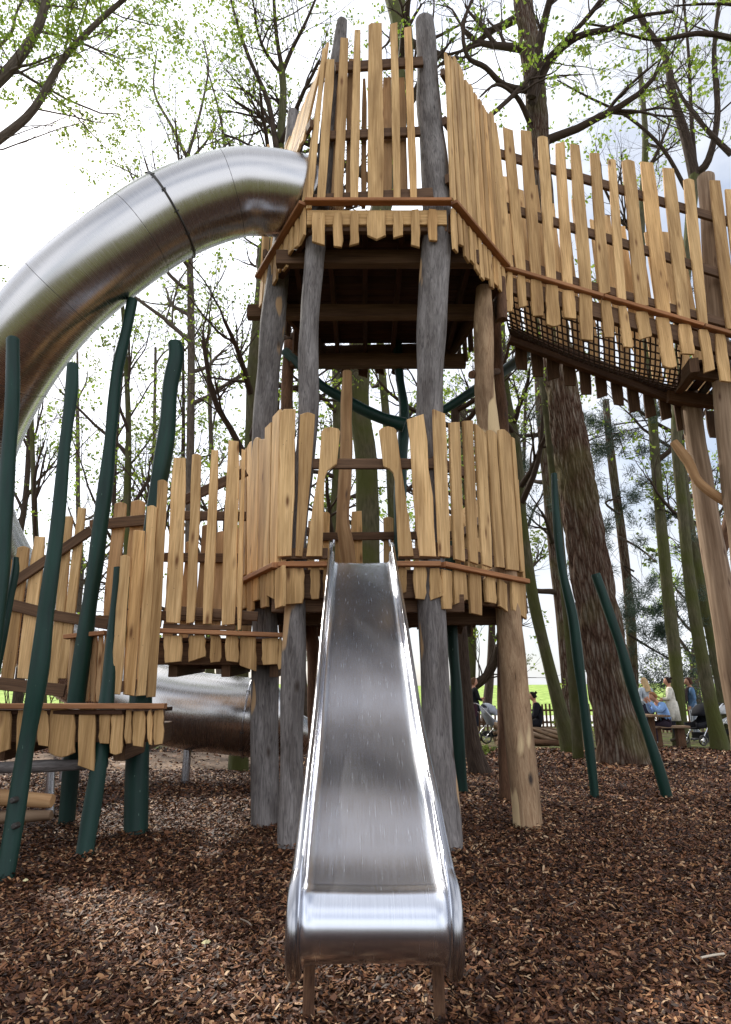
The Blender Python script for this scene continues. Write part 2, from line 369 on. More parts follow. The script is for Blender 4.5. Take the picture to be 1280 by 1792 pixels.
# ================================================================ SETTING
FEET = [G(*c) for c in ((778, 1492), (510, 1492), (465, 1452), (924, 1449), (895, 1400), (10, 1548), (116, 1451), (239, 1468), (150, 1506), (1042, 1398), (1170, 1402), (808, 1375))]
def gz(x, y):
    z = .03 * mn.noise(V((x * .5, y * .5, 3.3))) + .012 * mn.noise(V((x * 2.1, y * 2.1, 9)))
    for c in FEET:
        r = (x - c.x) ** 2 + (y - c.y) ** 2
        if r < .25: z += .05 * math.exp(-r / .035)
    if y < 3.2 and abs(x) < .8: z -= .05 * math.exp(-((x - .04) ** 2 / .12 + (y - 2.55) ** 2 / .1))
    return z
def sheet(name, mt, x0, x1, y0, y1, nx, ny, zf):
    mb = MB(); vs = []; fs = []
    for j in range(ny + 1):
        for i in range(nx + 1):
            x = x0 + (x1 - x0) * i / nx; y = y0 + (y1 - y0) * j / ny; vs.append(V((x, y, zf(x, y))))
    for j in range(ny):
        for i in range(nx):
            a = j * (nx + 1) + i; fs.append([a, a + 1, a + nx + 2, a + nx + 1])
    mb.add(vs, fs, None, True); return mb.build(name, mt, kind='structure')
sheet('ground', M['floor'], -400, 400, -40, 700, 4, 4, lambda x, y: -.12)
def medge(x): return 16.2 + .5 * mn.noise(V((x * .4, 0, 5)))
sheet('bark_mulch', M['mulch'], -16, 18, -2, 16.6, 260, 150, lambda x, y: gz(x, y) - (.16 if y > medge(x) else 0))
sheet('earth_path', M['dirt'], -14, -.9, 10.9, 15.5, 60, 30, lambda x, y: gz(x, y) + .012 - max(0, (abs(y - 13.3) - 1.55 - .3 * mn.noise(V((x * .9, y * .3, 0)))) * .3) - max(0, x + 2.2) * .2)
sheet('road', M['pave'], -60, 80, 29, 44, 10, 2, lambda x, y: -.08)
sheet('grass_field', M['grassm'], -160, 200, 44, 150, 40, 30, lambda x, y: -.1 + 3.1 * min(1, max(0, (y - 46) / 70)) ** 1.2 + .5 * mn.noise(V((x * .03, y * .03, 1))) * min(1, (y - 44) / 30))

def chips():
    verts = []; faces = []
    zones = [(2.3, 4.6, 5200, (.016, .048), (.004, .013)), (4.6, 7.5, 2500, (.02, .05), (.006, .016)), (7.5, 11.5, 1000, (.028, .06), (.010, .02)), (11.5, 16.2, 340, (.05, .09), (.018, .035))]
    b = 0; V_ = []; F_ = []
    for y0, y1, dens, lr, wr in zones:
        hw = y1 * .62 + .5
        n = int(dens * (y1 - y0) * 2 * hw)
        x = np.random.uniform(-hw, hw, n); y = np.random.uniform(y0, y1, n)
        k = np.abs(x) < y * .62 + .5; x = x[k]; y = y[k]; n = len(x)
        zb = np.array([gz(a, c) for a, c in zip(x, y)])
        keep = ~((x < -1.6) & (y > 11.6) & (y < 15.1) & (np.random.rand(n) < .85))
        x, y, zb = x[keep], y[keep], zb[keep]; n = len(x)
        L = np.random.uniform(*lr, n); Wd = np.random.uniform(*wr, n)
        big = np.random.rand(n) < .02; L[big] *= 1.8
        fat = np.random.rand(n) < .08; Wd[fat] *= 1.9
        a = np.random.uniform(0, 2 * PI, n); tilt = np.random.normal(0, .32, n); roll = np.random.normal(0, .45, n)
        ca, sa = np.cos(a), np.sin(a)
        ux, uy, uz = ca * np.cos(tilt), sa * np.cos(tilt), np.sin(tilt)
        vx, vy, vz = -sa * np.cos(roll), ca * np.cos(roll), np.sin(roll)
        z = zb + np.random.uniform(.004, .028, n)
        bend = np.random.normal(0, .25, n)
        P = np.zeros((n, 6, 3))
        for i, (s, t, w) in enumerate([(-.5, -.5, 0), (-.5, .35, 0), (0, -.6, 1), (0, .55, 1), (.5, -.3, 0), (.5, .45, 0)]):
            s = s * L * (1 + .0 * n); tt = t * Wd
            P[:, i, 0] = x + ux * s + vx * tt; P[:, i, 1] = y + uy * s + vy * tt; P[:, i, 2] = z + uz * s + vz * tt + w * bend * Wd
        V_.append(P.reshape(-1, 3))
        q = (np.arange(n) * 6)[:, None]
        F_.append((q + np.array([[0, 2, 3, 1]])) + b); F_.append((q + np.array([[2, 4, 5, 3]])) + b); b += n * 6
    Vv = np.concatenate(V_); Fv = np.concatenate(F_)
    me = bpy.data.meshes.new('bark_chips'); me.vertices.add(len(Vv)); me.vertices.foreach_set('co', Vv.ravel())
    me.loops.add(Fv.size); me.loops.foreach_set('vertex_index', Fv.ravel().astype(np.int32))
    me.polygons.add(len(Fv)); me.polygons.foreach_set('loop_start', np.arange(0, Fv.size, 4, dtype=np.int32)); me.polygons.foreach_set('loop_total', np.full(len(Fv), 4, dtype=np.int32))
    me.update(calc_edges=True); me.materials.append(M['chip'])
    o = bpy.data.objects.new('bark_chips', me); COL.objects.link(o); o['kind'] = 'stuff'
    tag(o, 'loose brown bark chips covering the playground floor', 'bark chips')
chips()

# ================================================================ PLAY TOWER
ZL, ZU = 2.5, 6.9
fl, fr_, rr_, ll = (-.87, 6.22), (.75, 6.2), (1.84, 7.2), (-1.54, 7.47)
br_, bl_ = (1.45, 9.2), (-.75, 9.3)
LOW = [fl, fr_, rr_, br_, bl_, ll]
ufl, ufr, ur, ul = (-.72, 6.2), (1.03, 6.2), (1.93, 7.38), (-1.49, 7.6)
UP = [ufl, ufr, ur, (1.5, 9.3), (-.75, 9.4), ul]
tower = thing('play_tower', 'tall timber play tower with two jagged picket decks on crooked grey log posts', 'play tower', (.1, 7.6, 0))
def z1(q, s, o): return (o[0] + q[0] / s, o[1] + q[1] / s)
S1, O1 = 2.56, (400, 0); S2, O2 = 2.2857, (400, 560); S3, O3 = 2.4615, (0, 700); S5, O5 = 2.56, (780, 200)
STY = ['flat', 'flat', 'cut', 'sl', 'sr', 'flat']
def panel(name, parent, A, B, rows, s, o, m='plank', th=.032, off=.0, styles=None, wob=.006):
    mb = MB()
    for i, r in enumerate(rows):
        tx, ty, bx, by, wt, wb = r[:6]
        tp = r[6] if len(r) > 6 else random.choice(styles or STY); bt = r[7] if len(r) > 7 else random.choice(['flat', 'flat', 'sl', 'sr'])
        board_px(mb, A, B, z1((tx, ty), s, o), z1((bx, by), s, o), wt / s, wb / s, th, off + U(0, .004), top=tp, bot=bt, wob=wob)
    return mb.build(name, M[m], parent)
def rails(name, parent, segs, m='rail'):
    for P0, P1, w, h in segs:
        mb = MB(); beam(mb, P0, P1, w, h); mb.build(name, M[m], parent)
def off_pt(p, n, d): return p + n * d
# --- front upper
h, n = plan(ufl, ufr)
pn = panel('picket_panel', tower, ufl, ufr, [(430, 216, 360, 932, 20, 30, 'flat', 'flat'), (458, 265, 413, 915, 40, 44, 'flat', 'flat'), (520, 168, 491, 915, 42, 44, 'flat', 'flat'), (578, 132, 563, 910, 34, 40, 'flat', 'flat'),
      (658, 102, 660, 905, 62, 78, 'cut', 'flat'), (741, 98, 757, 900, 34, 38, 'sr', 'flat'), (803, 115, 832, 900, 33, 36, 'sr', 'flat')], S1, O1)
def rail_px(A, B, a, b, s, o, hpx, w=.05, off=-.06):
    h, n = plan(A, B); p0 = PL(*z1(a, s, o), A, B); p1 = PL(*z1(b, s, o), A, B)
    hh = hpx / s / F * zdepth(p0)
    return (p0 + n * off, p1 + n * off, w, hh)
rails('rail', pn, [rail_px(ufl, ufr, (478, 285), (873, 258), S1, O1, 52), rail_px(ufl, ufr, (452, 592), (860, 572), S1, O1, 48), rail_px(ufl, ufr, (385, 880), (918, 850), S1, O1, 54)])
panel('skirt_panel', tower, ufl, ufr, [(405, 955, 405, 1100, 58, 56), (491, 955, 491, 1106, 42, 44, 'flat', 'flat'), (565, 950, 564, 1103, 40, 40, 'flat', 'sl'), (664, 948, 663, 1075, 84, 84, 'flat', 'point'),
      (758, 945, 762, 1068, 42, 44, 'flat', 'sl'), (838, 940, 838, 1110, 38, 40, 'flat', 'sr'), (914, 938, 916, 1079, 42, 42, 'flat', 'flat')], S1, O1, 'skirt', off=.01)
def strip(name, parent, pts, w=.09, t=.04, m='trim', off=.03):
    mb = MB()
    for a, b in zip(pts, pts[1:]):
        hh = (b - a); hh.z = 0; hh.normalize(); nn = V((hh.y, -hh.x, 0))
        if nn.y > 0 and abs(nn.y) > .2: nn = -nn
        k = max(1, int((b - a).length / 1.3))
        for i in range(k):
            p, q = a.lerp(b, i / k), a.lerp(b, (i + 1) / k - .004)
            beam(mb, p + nn * off, q + nn * off, w, t)
    return mb.build(name, M[m], parent)
def P3(p, z): return V((p[0], p[1], z))
strip('ledge', tower, [P3(ul, ZU), P3(ufl, ZU), P3(ufr, ZU), P3(ur, ZU)], .1, .045)
panel('inner_picket_panel', tower, ufl, ufr, [(500, 300, 470, 880, 30, 30), (552, 215, 540, 885, 34, 38, 'flat', 'flat'), (608, 305, 606, 890, 22, 26, 'flat', 'flat'), (712, 300, 716, 860, 40, 44, 'flat', 'flat'), (776, 300, 790, 870, 38, 40, 'flat', 'flat')], S1, O1, 'slat', off=-.14)
mb = MB(); h, n = plan(ufl, ufr); beam(mb, V((ufl[0] + .02, ufl[1], ZU - .17)) - n * .06, V((ufr[0] - .06, ufr[1], ZU - .17)) - n * .06, .06, .21); mb.build('front_beam', M['skirt'], tower)
# generic wing of pickets: given plan A->B with top silhouette heights by px polyline
def ztop(A, B, sil, p, tl=0):
    """height on the plane A-B where the picket standing at plan point p meets the silhouette polyline"""
    best = None
    for z in [p.z + .05 * i for i in range(0, 90)]:
        q = V((p.x + tl * (z - p.z) / 2.6, p.y, z)); Z = zdepth(q); sx = 640 + F * q.x / Z; sy = 896 - F * ((q.z - CH) * math.cos(TH) - q.y * math.sin(TH)) / Z
        xs = [a[0] for a in sil]; 
        y = np.interp(sx, xs, [a[1] for a in sil])
        if sy <= y: return z
    return z
def wing(name, parent, A, B, n, zb, sil, fill=.88, m='plank', u0=0, u1=1, th=.032, zbf=None, jit=.05, rz=(), rail_m='rail', skirt=None, roff=-.05, tl=0):
    h, nn = plan(A, B); Lx = math.hypot(B[0] - A[0], B[1] - A[1]); mb = MB()
    hs = V((B[0] - A[0], B[1] - A[1], 0)).normalized()
    for i in range(n):
        u = u0 + (u1 - u0) * (i + .5) / n; w = Lx * (u1 - u0) / n * fill * U(.86, 1.08)
        p = V((A[0] + (B[0] - A[0]) * u, A[1] + (B[1] - A[1]) * u, zb(u) if callable(zb) else zb))
        if skirt: z0 = p.z - U(*skirt); z1_ = p.z
        else: z0 = p.z; z1_ = ztop(A, B, sil, p, tl) + U(-jit, jit)
        lean = hs * U(-.02, .02) + (V((tl * (z1_ - (ZU + .06)) / 2.6, 0, 0)) if not skirt else V())
        board(mb, V((p.x, p.y, z0)) , V((p.x, p.y, z1_)) + lean, h, nn, w, w * U(.85, 1), th, U(0, .008), random.choice(STY), random.choice(['flat', 'sl', 'sr', 'flat']))
    o = mb.build(name, M[m], parent)
    if rz:
        rails('rail', o, [(V((A[0], A[1], z)) + nn * roff, V((B[0], B[1], z2)) + nn * roff, .05, .13) for z, z2 in rz], rail_m)
    return o
# right upper wing, left upper wing
wing('picket_panel', tower, ufr, ur, 11, ZU + .06, [(771, 82), (800, 112), (828, 158), (850, 195), (876, 216)], .88, rz=[(7.3, 7.3), (8.2, 8.2), (9.0, 8.8)])
wing('skirt_panel', tower, ufr, ur, 11, ZU - .03, None, .85, 'skirt', skirt=(.42, .62))
lw = wing('picket_panel', tower, ul, ufl, 13, lambda u: (ZU + .06) if u > .9 else 7.98, [(480, 270), (500, 235), (520, 180), (535, 150), (552, 105), (570, 80)], 1.05, rz=[(8.15, 8.15)], tl=.24, u0=-.1)
wing('skirt_panel', tower, ul, ufl, 9, ZU - .03, None, .8, 'skirt', skirt=(.35, .5))
# rear upper sides
for A, B, nn_ in ((UP[2], UP[3], 8), (UP[3], UP[4], 8), (UP[4], UP[5], 8)):
    wing('picket_panel', tower, A, B, nn_, ZU + .06, [(0, -30), (1280, -30)], .72, rz=[(7.3, 7.3), (8.2, 8.2)]) if False else None
    hh, nn = plan(A, B); mb = MB(); Lx = math.hypot(B[0]-A[0], B[1]-A[1])
    for i in range(nn_):
        u = (i + .5) / nn_; p = V((A[0] + (B[0]-A[0]) * u, A[1] + (B[1]-A[1]) * u, ZU + .06)); w = Lx / nn_ * U(.6, .82)
        board(mb, p, p + V((0, 0, U(1.9, 2.5))), hh, nn, w, w * .92, .032, 0, random.choice(STY), 'flat')
    o = mb.build('picket_panel', M['plank'], tower)
    rails('rail', o, [(P3(A, z) + nn * .05, P3(B, z) + nn * .05, .05, .13) for z in (7.3, 8.2)])
    wing('skirt_panel', tower, A, B, nn_, ZU - .03, None, .6, 'rail', skirt=(.35, .6))
# decks
def deck(poly, z, name='deck', shrink=.93, jw=.07, jh=.17, nj=7, rim=True):
    c = V((sum(p[0] for p in poly) / len(poly), sum(p[1] for p in poly) / len(poly), 0))
    pp = [V((c.x + (p[0] - c.x) * shrink, c.y + (p[1] - c.y) * shrink, z)) for p in poly]
    y0, y1 = min(p.y for p in pp), max(p.y for p in pp)
    def span(y):
        xs = []
        for a, b in zip(pp, pp[1:] + pp[:1]):
            if (a.y - y) * (b.y - y) <= 0 and abs(a.y - b.y) > 1e-6: xs.append(a.x + (b.x - a.x) * (y - a.y) / (b.y - a.y))
        return (min(xs), max(xs)) if len(xs) >= 2 else None
    mb = MB(); y = y0 + .07
    while y < y1 - .05:
        s = span(y)
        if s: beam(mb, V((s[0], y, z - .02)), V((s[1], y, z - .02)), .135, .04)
        y += .145
    d = mb.build(name, M['deck'], tower)
    mj = MB()
    x0, x1 = min(p.x for p in pp), max(p.x for p in pp)
    for i in range(1, nj):
        x = x0 + (x1 - x0) * i / nj; ys = []
        for a, b in zip(pp, pp[1:] + pp[:1]):
            if (a.x - x) * (b.x - x) <= 0 and abs(a.x - b.x) > 1e-6: ys.append(a.y + (b.y - a.y) * (x - a.x) / (b.x - a.x))
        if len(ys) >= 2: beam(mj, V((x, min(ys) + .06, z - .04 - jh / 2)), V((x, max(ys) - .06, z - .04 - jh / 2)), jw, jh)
    mj.build('joist', M['deck'], d)
    mr = MB()
    for a, b in zip(pp, pp[1:] + pp[:1]):
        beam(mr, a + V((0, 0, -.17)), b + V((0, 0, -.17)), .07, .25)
    mr.build('rim_beam', M['rail'], d)
    return d
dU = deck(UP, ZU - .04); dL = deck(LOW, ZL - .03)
def bearers(lst):
    for P0, P1, w, hh in lst:
        mb = MB(); beam(mb, P0, P1, w, hh); mb.build('bearer', M['rail'], tower)
bearers([(V((-1.66, 7.72, 6.42)), V((1.8, 7.72, 6.42)), .12, .2), (V((-1.12, 6.72, 6.52)), V((1.42, 6.72, 6.52)), .12, .2), (V((-1.2, 9.0, 6.38)), V((1.6, 9.0, 6.38)), .12, .22),
         (V((-1.62, 7.4, 2.12)), V((1.75, 7.4, 2.12)), .1, .18), (V((-.95, 6.42, 2.14)), V((1.0, 6.42, 2.14)), .1, .18)])
# front lower face
mb = MB(); A, B = fl, fr_
for r in [(240, 355, 222, 945, 62, 60, 'cut', 'flat'), (318, 370, 284, 945, 55, 38, 'round', 'flat'), (748, 375, 799, 945, 70, 78, 'sr', 'flat')]:
    board_px(mb, A, B, z1(r[0:2], S2, O2), z1(r[2:4], S2, O2), r[4] / S2, r[5] / S2, .035, 0, top=r[6], bot=r[7], wob=.012)
h, n = plan(A, B)
for poly in ([(372, 445), (384, 431), (412, 427), (440, 434), (447, 445), (433, 575), (415, 588), (397, 602), (387, 622), (383, 650), (375, 945), (311, 945), (335, 760), (362, 590)],
             [(602, 442), (614, 430), (640, 424), (662, 430), (672, 440), (700, 640), (742, 945), (680, 945), (668, 700), (666, 640), (660, 612), (644, 595), (620, 585)]):
    pts = [PL(*z1(q, S2, O2), A, B) for q in poly]; extrude(mb, pts[::-1], h, n, .035)
pn = mb.build('picket_panel', M['plank'], tower)
rails('rail', pn, [rail_px(A, B, (335, 568), (822, 568), S2, O2, 42), rail_px(A, B, (210, 930), (395, 930), S2, O2, 45), rail_px(A, B, (680, 930), (850, 930), S2, O2, 45)])
# wings lower
lastp = panel('picket_panel', tower, fr_, rr_, [(845, 365, 868, 948, 48, 44, 'flat', 'flat'), (905, 398, 927, 962, 38, 44, 'sr', 'flat'), (960, 392, 984, 972, 36, 38, 'sr', 'flat'), (1010, 422, 1038, 984, 40, 40, 'sl', 'flat'),
      (1055, 442, 1090, 990, 34, 36, 'round', 'flat'), (1106, 440, 1140, 1000, 46, 50, 'round', 'flat'), (1140, 470, 1178, 1006, 14, 14, 'flat', 'flat')], S2, O2)
hh, nn = plan(fr_, rr_)
rails('rail', lastp, [(P3(fr_, z) - nn * .05, P3(rr_, z) - nn * .05, .05, .12) for z in (2.68, 3.62)])
lastp = panel('picket_panel', tower, ll, fl, [(190, 372, 180, 975, 30, 28, 'flat', 'flat'), (158, 420, 150, 985, 24, 24, 'flat', 'flat'), (134, 465, 128, 997, 24, 22), (108, 474, 105, 1005, 24, 22, 'round', 'flat'),
      (86, 490, 84, 1015, 22, 20, 'round', 'flat'), (62, 520, 60, 1024, 20, 18, 'flat', 'flat'), (50, 560, 45, 1030, 12, 12)], S2, O2)
hh, nn = plan(ll, fl)
rails('rail', lastp, [(P3(ll, z) - nn * .05, P3(fl, z) - nn * .05, .05, .12) for z in (2.68, 3.5)])
panel('skirt_panel', tower, fl, fr_, [(262, 992, 262, 1136, 84, 80, 'flat', 'flat'), (347, 990, 347, 1117, 40, 38), (395, 990, 395, 1110, 34, 30), (665, 990, 665, 1108, 30, 30), (697, 985, 697, 1100, 32, 32), (765, 988, 767, 1117, 58, 46, 'flat', 'flat'), (825, 992, 832, 1122, 44, 52)], S2, O2, 'skirt', off=.01)
panel('skirt_panel', tower, fr_, rr_, [(872, 1000, 876, 1157, 38, 38, 'flat', 'flat'), (925, 1005, 930, 1142, 52, 50, 'flat', 'sl'), (985, 1015, 990, 1178, 46, 46, 'flat', 'flat'), (1045, 1025, 1050, 1132, 42, 44), (1095, 1035, 1099, 1166, 30, 32), (1158, 1045, 1163, 1195, 56, 54, 'flat', 'sr')], S2, O2, 'skirt', off=.01)
panel('skirt_panel', tower, ll, fl, [(206, 990, 206, 1150, 32, 32, 'flat', 'flat'), (170, 1005, 170, 1120, 26, 24), (143, 1015, 145, 1150, 24, 24), (114, 1030, 114, 1122, 22, 22), (88, 1042, 88, 1186, 22, 22), (62, 1055, 62, 1155, 20, 20), (40, 1062, 40, 1162, 18, 18)], S2, O2, 'skirt', off=.01)
strip('ledge', tower, [P3(ll, ZL), P3(fl, ZL), V((-.38, 6.21, ZL))], .09, .05)
strip('ledge', tower, [V((.30, 6.2, ZL)), P3(fr_, ZL), P3(rr_, ZL)], .09, .05)
# rear lower fences
for A, B, k in ((LOW[2], LOW[3], 8), (LOW[3], LOW[4], 9), (LOW[4], LOW[5], 8)):
    hh, nn = plan(A, B); mb = MB(); Lx = math.hypot(B[0]-A[0], B[1]-A[1])
    for i in range(k):
        if A == LOW[3] and i in (5,): continue
        u = (i + .5) / k; p = V((A[0] + (B[0]-A[0]) * u, A[1] + (B[1]-A[1]) * u, ZL + .06)); w = Lx / k * U(.62, .82)
        board(mb, p, p + V((0, 0, U(1.2, 1.42))), hh, nn, w, w * .92, .032, 0, random.choice(['round', 'flat', 'cut']), 'flat')
    o = mb.build('picket_panel', M['plank'], tower)
    rails('rail', o, [(P3(A, z) + nn * .04, P3(B, z) + nn * .04, .05, .12) for z in (2.75, 3.55)])
    wing('skirt_panel', tower, A, B, k, ZL - .03, None, .75, 'rail', skirt=(.25, .45))
# posts
def addpost(parent, px, d, m, nm='post', wob=.012, bury=True):
    mb = MB(); pole(mb, px, d, wob=wob, bury=bury); return mb.build(nm, M[m], parent)
addpost(tower, [(744, 38, 32), (747, 90, 36), (752, 200, 44), (762, 300, 48), (766, 380, 50), (762, 450, 52), (756, 560, 50), (753, 720, 46), (756, 860, 46), (757, 1060, 48), (762, 1200, 52), (770, 1350, 58), (781, 1492, 60)], [6.42]*9 + [6.35, 6.2, 6.02, 5.77], 'grey')
addpost(tower, [(599, 38, 20), (594, 80, 24), (582, 180, 30), (569, 300, 32), (553, 420, 34), (546, 500, 34), (541, 600, 36), (540, 730, 34), (526, 860, 34), (520, 960, 34), (517, 1060, 38), (513, 1200, 42), (510, 1350, 44), (509, 1492, 44)], [6.45]*10 + [6.38, 6.2, 6.02, 5.77], 'grey')
addpost(tower, [(513, 197, 18), (503, 350, 30), (480, 540, 44), (470, 650, 42), (462, 760, 42), (460, 950, 42), (463, 1100, 46), (464, 1250, 50), (465, 1452, 54)], [7.7, 7.5] + [7.25]*4 + [7.15, 6.95, 6.72], 'grey')
addpost(tower, [(846, 505, 28), (847, 600, 34), (850, 700, 36), (863, 800, 38), (878, 950, 42), (890, 1080, 46), (902, 1200, 50), (912, 1320, 54), (926, 1449, 56)], [7.25]*5 + [7.15, 7.0, 6.85, 6.74], 'warm')
addpost(tower, [(868, 480, 18), (870, 640, 22), (879, 740, 26), (885, 950, 32), (888, 1100, 36), (890, 1250, 40), (895, 1400, 42)], [8.9]*4 + [8.7, 8.6, 8.44], 'dkpost')
addpost(tower, [(507, 600, 22), (503, 700, 22), (515, 900, 24), (540, 1080, 26), (550, 1150, 26), (553, 1250, 27), (556, 1375, 28)], [9.1]*6 + [9.0], 'dkpost')
mb = MB(); pole(mb, [(608, 652, 18), (606, 720, 19), (606, 780, 24), (603, 850, 22), (600, 910, 24), (608, 960, 27), (613, 1010, 28)], 8.1, bury=False); mb.build('climbing_post', M['tan'], tower)
mb = MB(); pole(mb, [(826, 656, 13), (872, 650, 13)], [7.2, 8.8], bury=False); mb.build('cross_log', M['dkpost'], tower)
mb = MB(); pole(mb, [(878, 488, 15), (880, 560, 18)], [7.3, 7.3], bury=False); mb.build('log_stub', M['dkpost'], tower)

# ================================================================ BRIDGE
bridge = thing('rope_bridge', 'raised sloping bridge with tall timber pickets and a dark rope net floor', 'bridge', (3.5, 8.2, 0))
bA, bB = (1.93, 7.40), (5.06, 7.66); BW = 1.25
fA, fB = (bA[0] - .1, bA[1] + BW), (bB[0] - .05, bB[1] + BW)
pn = panel('picket_panel', bridge, bA, bB, [(r_[0], r_[1], r_[2], r_[3], r_[4] * 1.12, r_[5] * 1.12) + tuple(r_[6:]) for r_ in [(215, 35, 284, 690, 28, 44, 'flat', 'flat'), (280, 58, 340, 700, 38, 46, 'sl', 'flat'), (360, 72, 408, 720, 44, 46, 'flat', 'flat'), (437, 96, 475, 738, 40, 44, 'round', 'flat'), (513, 120, 549, 765, 36, 46, 'sr', 'flat'),
    (580, 134, 632, 785, 42, 52, 'flat', 'flat'), (669, 172, 718, 810, 40, 44, 'flat', 'sl'), (746, 200, 791, 830, 32, 38, 'round', 'flat'), (820, 203, 883, 857, 48, 56, 'round', 'flat'), (903, 213, 980, 890, 56, 60, 'flat', 'flat'),
    (1000, 240, 1072, 915, 48, 52, 'flat', 'flat'), (1090, 288, 1156, 940, 42, 42, 'round', 'flat'), (1208, 295, 1286, 962, 44, 48, 'flat', 'flat'), (1275, 335, 1345, 990, 40, 44, 'flat', 'flat'), (1370, 360, 1445, 1015, 44, 46, 'flat', 'flat'), (1455, 385, 1530, 1035, 44, 46, 'flat', 'flat')]], S5, O5, styles=['flat'])
rails('rail', pn, [rail_px(bA, bB, (235, 160), (1600, 565), S5, O5, 46, off=-.055), rail_px(bA, bB, (262, 400), (1600, 815), S5, O5, 46, off=-.055), rail_px(bA, bB, (300, 660), (1600, 1020), S5, O5, 42, off=-.055)])
panel('skirt_panel', bridge, bA, bB, [(288, 705, 286, 885, 30, 30, 'flat', 'flat'), (338, 715, 346, 870, 38, 36, 'flat', 'sl'), (405, 740, 414, 905, 52, 52, 'flat', 'flat'), (475, 765, 484, 950, 56, 60, 'flat', 'round'), (550, 790, 558, 915, 54, 58, 'flat', 'flat'),
    (625, 805, 634, 1012, 58, 56, 'flat', 'flat'), (718, 835, 734, 1000, 48, 50, 'flat', 'flat'), (792, 860, 818, 1045, 40, 44, 'flat', 'flat'), (878, 885, 898, 1012, 56, 54, 'flat', 'sl'), (970, 912, 1005, 1136, 60, 62, 'flat', 'round'), (1070, 940, 1088, 1075, 56, 60, 'flat', 'flat'),
    (1155, 965, 1184, 1160, 44, 46, 'flat', 'sl'), (1228, 985, 1255, 1198, 46, 50, 'flat', 'flat'), (1310, 1005, 1335, 1190, 46, 50), (1400, 1030, 1425, 1230, 46, 50), (1485, 1055, 1510, 1240, 46, 50)], S5, O5, 'skirt', off=.012)
def bz(x): return np.interp(x, [1.93, 5.06, 7.2], [6.9, 6.1, 5.75])
pa, pb = PL(*z1((255, 692), S5, O5), bA, bB), PL(*z1((1600, 1085), S5, O5), bA, bB)
strip('ledge', bridge, [pa, pb], .1, .055, off=.02)
# beams each side, far side fence
dn = V((0, 0, -.2))
mb = MB(); beam(mb, pa + dn + V((0, .06, 0)), pb + dn + V((0, .06, 0)), .08, .24); mb.build('side_beam', M['rail'], bridge)
fpa, fpb = W(893, 588, 8.62), W(1230, 712, 8.95)
mb = MB(); beam(mb, fpa, fpb, .09, .26); mb.build('side_beam', M['rail'], bridge)
mb = MB(); msk = MB(); hh, nn = plan(bA, bB)
for i in range(15):
    u = (i + .5) / 12; p = fpa.lerp(fpb, u) + V((0, .07, .12)); w = U(.15, .2)
    board(mb, p + V((0, 0, .05)), p + V((U(-.03, .03), 0, U(2.85, 3.2))), hh, nn, w, w * .92, .032, 0, random.choice(STY), 'flat')
    board(msk, p + V((.05, 0, -.55 - U(0, .1))), p + V((.05, 0, -.1)), hh, nn, w, w, .032, .0, 'flat', random.choice(['flat', 'sl']))
pn = mb.build('picket_panel', M['plank'], bridge); msk.build('skirt_panel', M['rail'], bridge)
rails('rail', pn, [(fpa + V((0, .04, z)), fpb.lerp(fpa, -.15) + V((0, .04, z)), .05, .13) for z in (1.5,)])
# net
mb = MB(); nu, nv = 34, 12
def netp(u, v):
    a = (pa + V((0, .1, -.3))).lerp(pa.lerp(pb, .60) + V((0, .1, -.3)), u); b = fpa.lerp(fpb, .84 * u) + V((0, -.05, .0))
    p = a.lerp(b, v); p.z -= .30 * math.sin(PI * v) * (0.5 + .5 * math.sin(PI * u)) ; return p
for i in range(nu + 1): tube(mb, [netp(i / nu, k / 12) for k in range(13)], .013, 5, False)
for j in range(nv + 1): tube(mb, [netp(k / 24, j / nv) for k in range(25)], .013, 5, False)
mb.build('rope_net', M['rope'], bridge)
# cross beam at the net's right end, plus deck on the right
bt = thing('bridge_support', 'brown log trestle carrying the far end of the rope bridge at right', 'bridge support', (5.6, 8.3, 0))
c0, c1 = PL(1222, 632, bA, bB) + V((0, .1, 0)), W(1180, 688, 8.9)
mb = MB(); beam(mb, c0, c1, .12, .2); mb.build('cross_beam', M['rail'], bt)
mb = MB()
for k in range(14):
    p, q = c0 + V((.12 + k * .15, 0, .06 - k * .035)), c1 + V((.12 + k * .15, 0, .06 - k * .035)); beam(mb, p, q, .135, .04)
mb.build('deck', M['deck'], bt)
mb = MB(); beam(mb, V((c0.x + .1, 7.95, 5.62)), V((7.2, 7.95, 5.2)), .1, .2); beam(mb, V((c0.x + .1, 8.7, 5.62)), V((7.2, 8.7, 5.2)), .1, .2); mb.build('bearer', M['rail'], bt)
addpost(bt, [(1206, 690, 34), (1222, 800, 38), (1238, 900, 42), (1255, 1000, 46), (1275, 1120, 50), (1297, 1250, 54), (1318, 1380, 56)], [8.9, 8.9, 8.8, 8.7, 8.6, 8.55, 8.84], 'log')
addpost(bt, [(1236, 310, 30), (1245, 420, 34), (1254, 550, 36), (1265, 680, 38), (1285, 850, 44), (1310, 1050, 50), (1345, 1300, 58), (1362, 1420, 60)], [8.0]*7 + [8.05], 'log')
mb = MB(); pole(mb, [(1180, 774, 13), (1205, 808, 19), (1222, 842, 20), (1260, 872, 20), (1310, 900, 22)], [8.4, 8.35, 8.3, 8.2, 8.1], bury=False); mb.build('branch_brace', M['tan'], bt)
mb = MB(); pole(mb, [(1298, 780, 26), (1280, 900, 26), (1262, 960, 24), (1258, 985, 18)], [8.9]*4, bury=False); mb.build('branch_brace', M['dkpost'], bt)

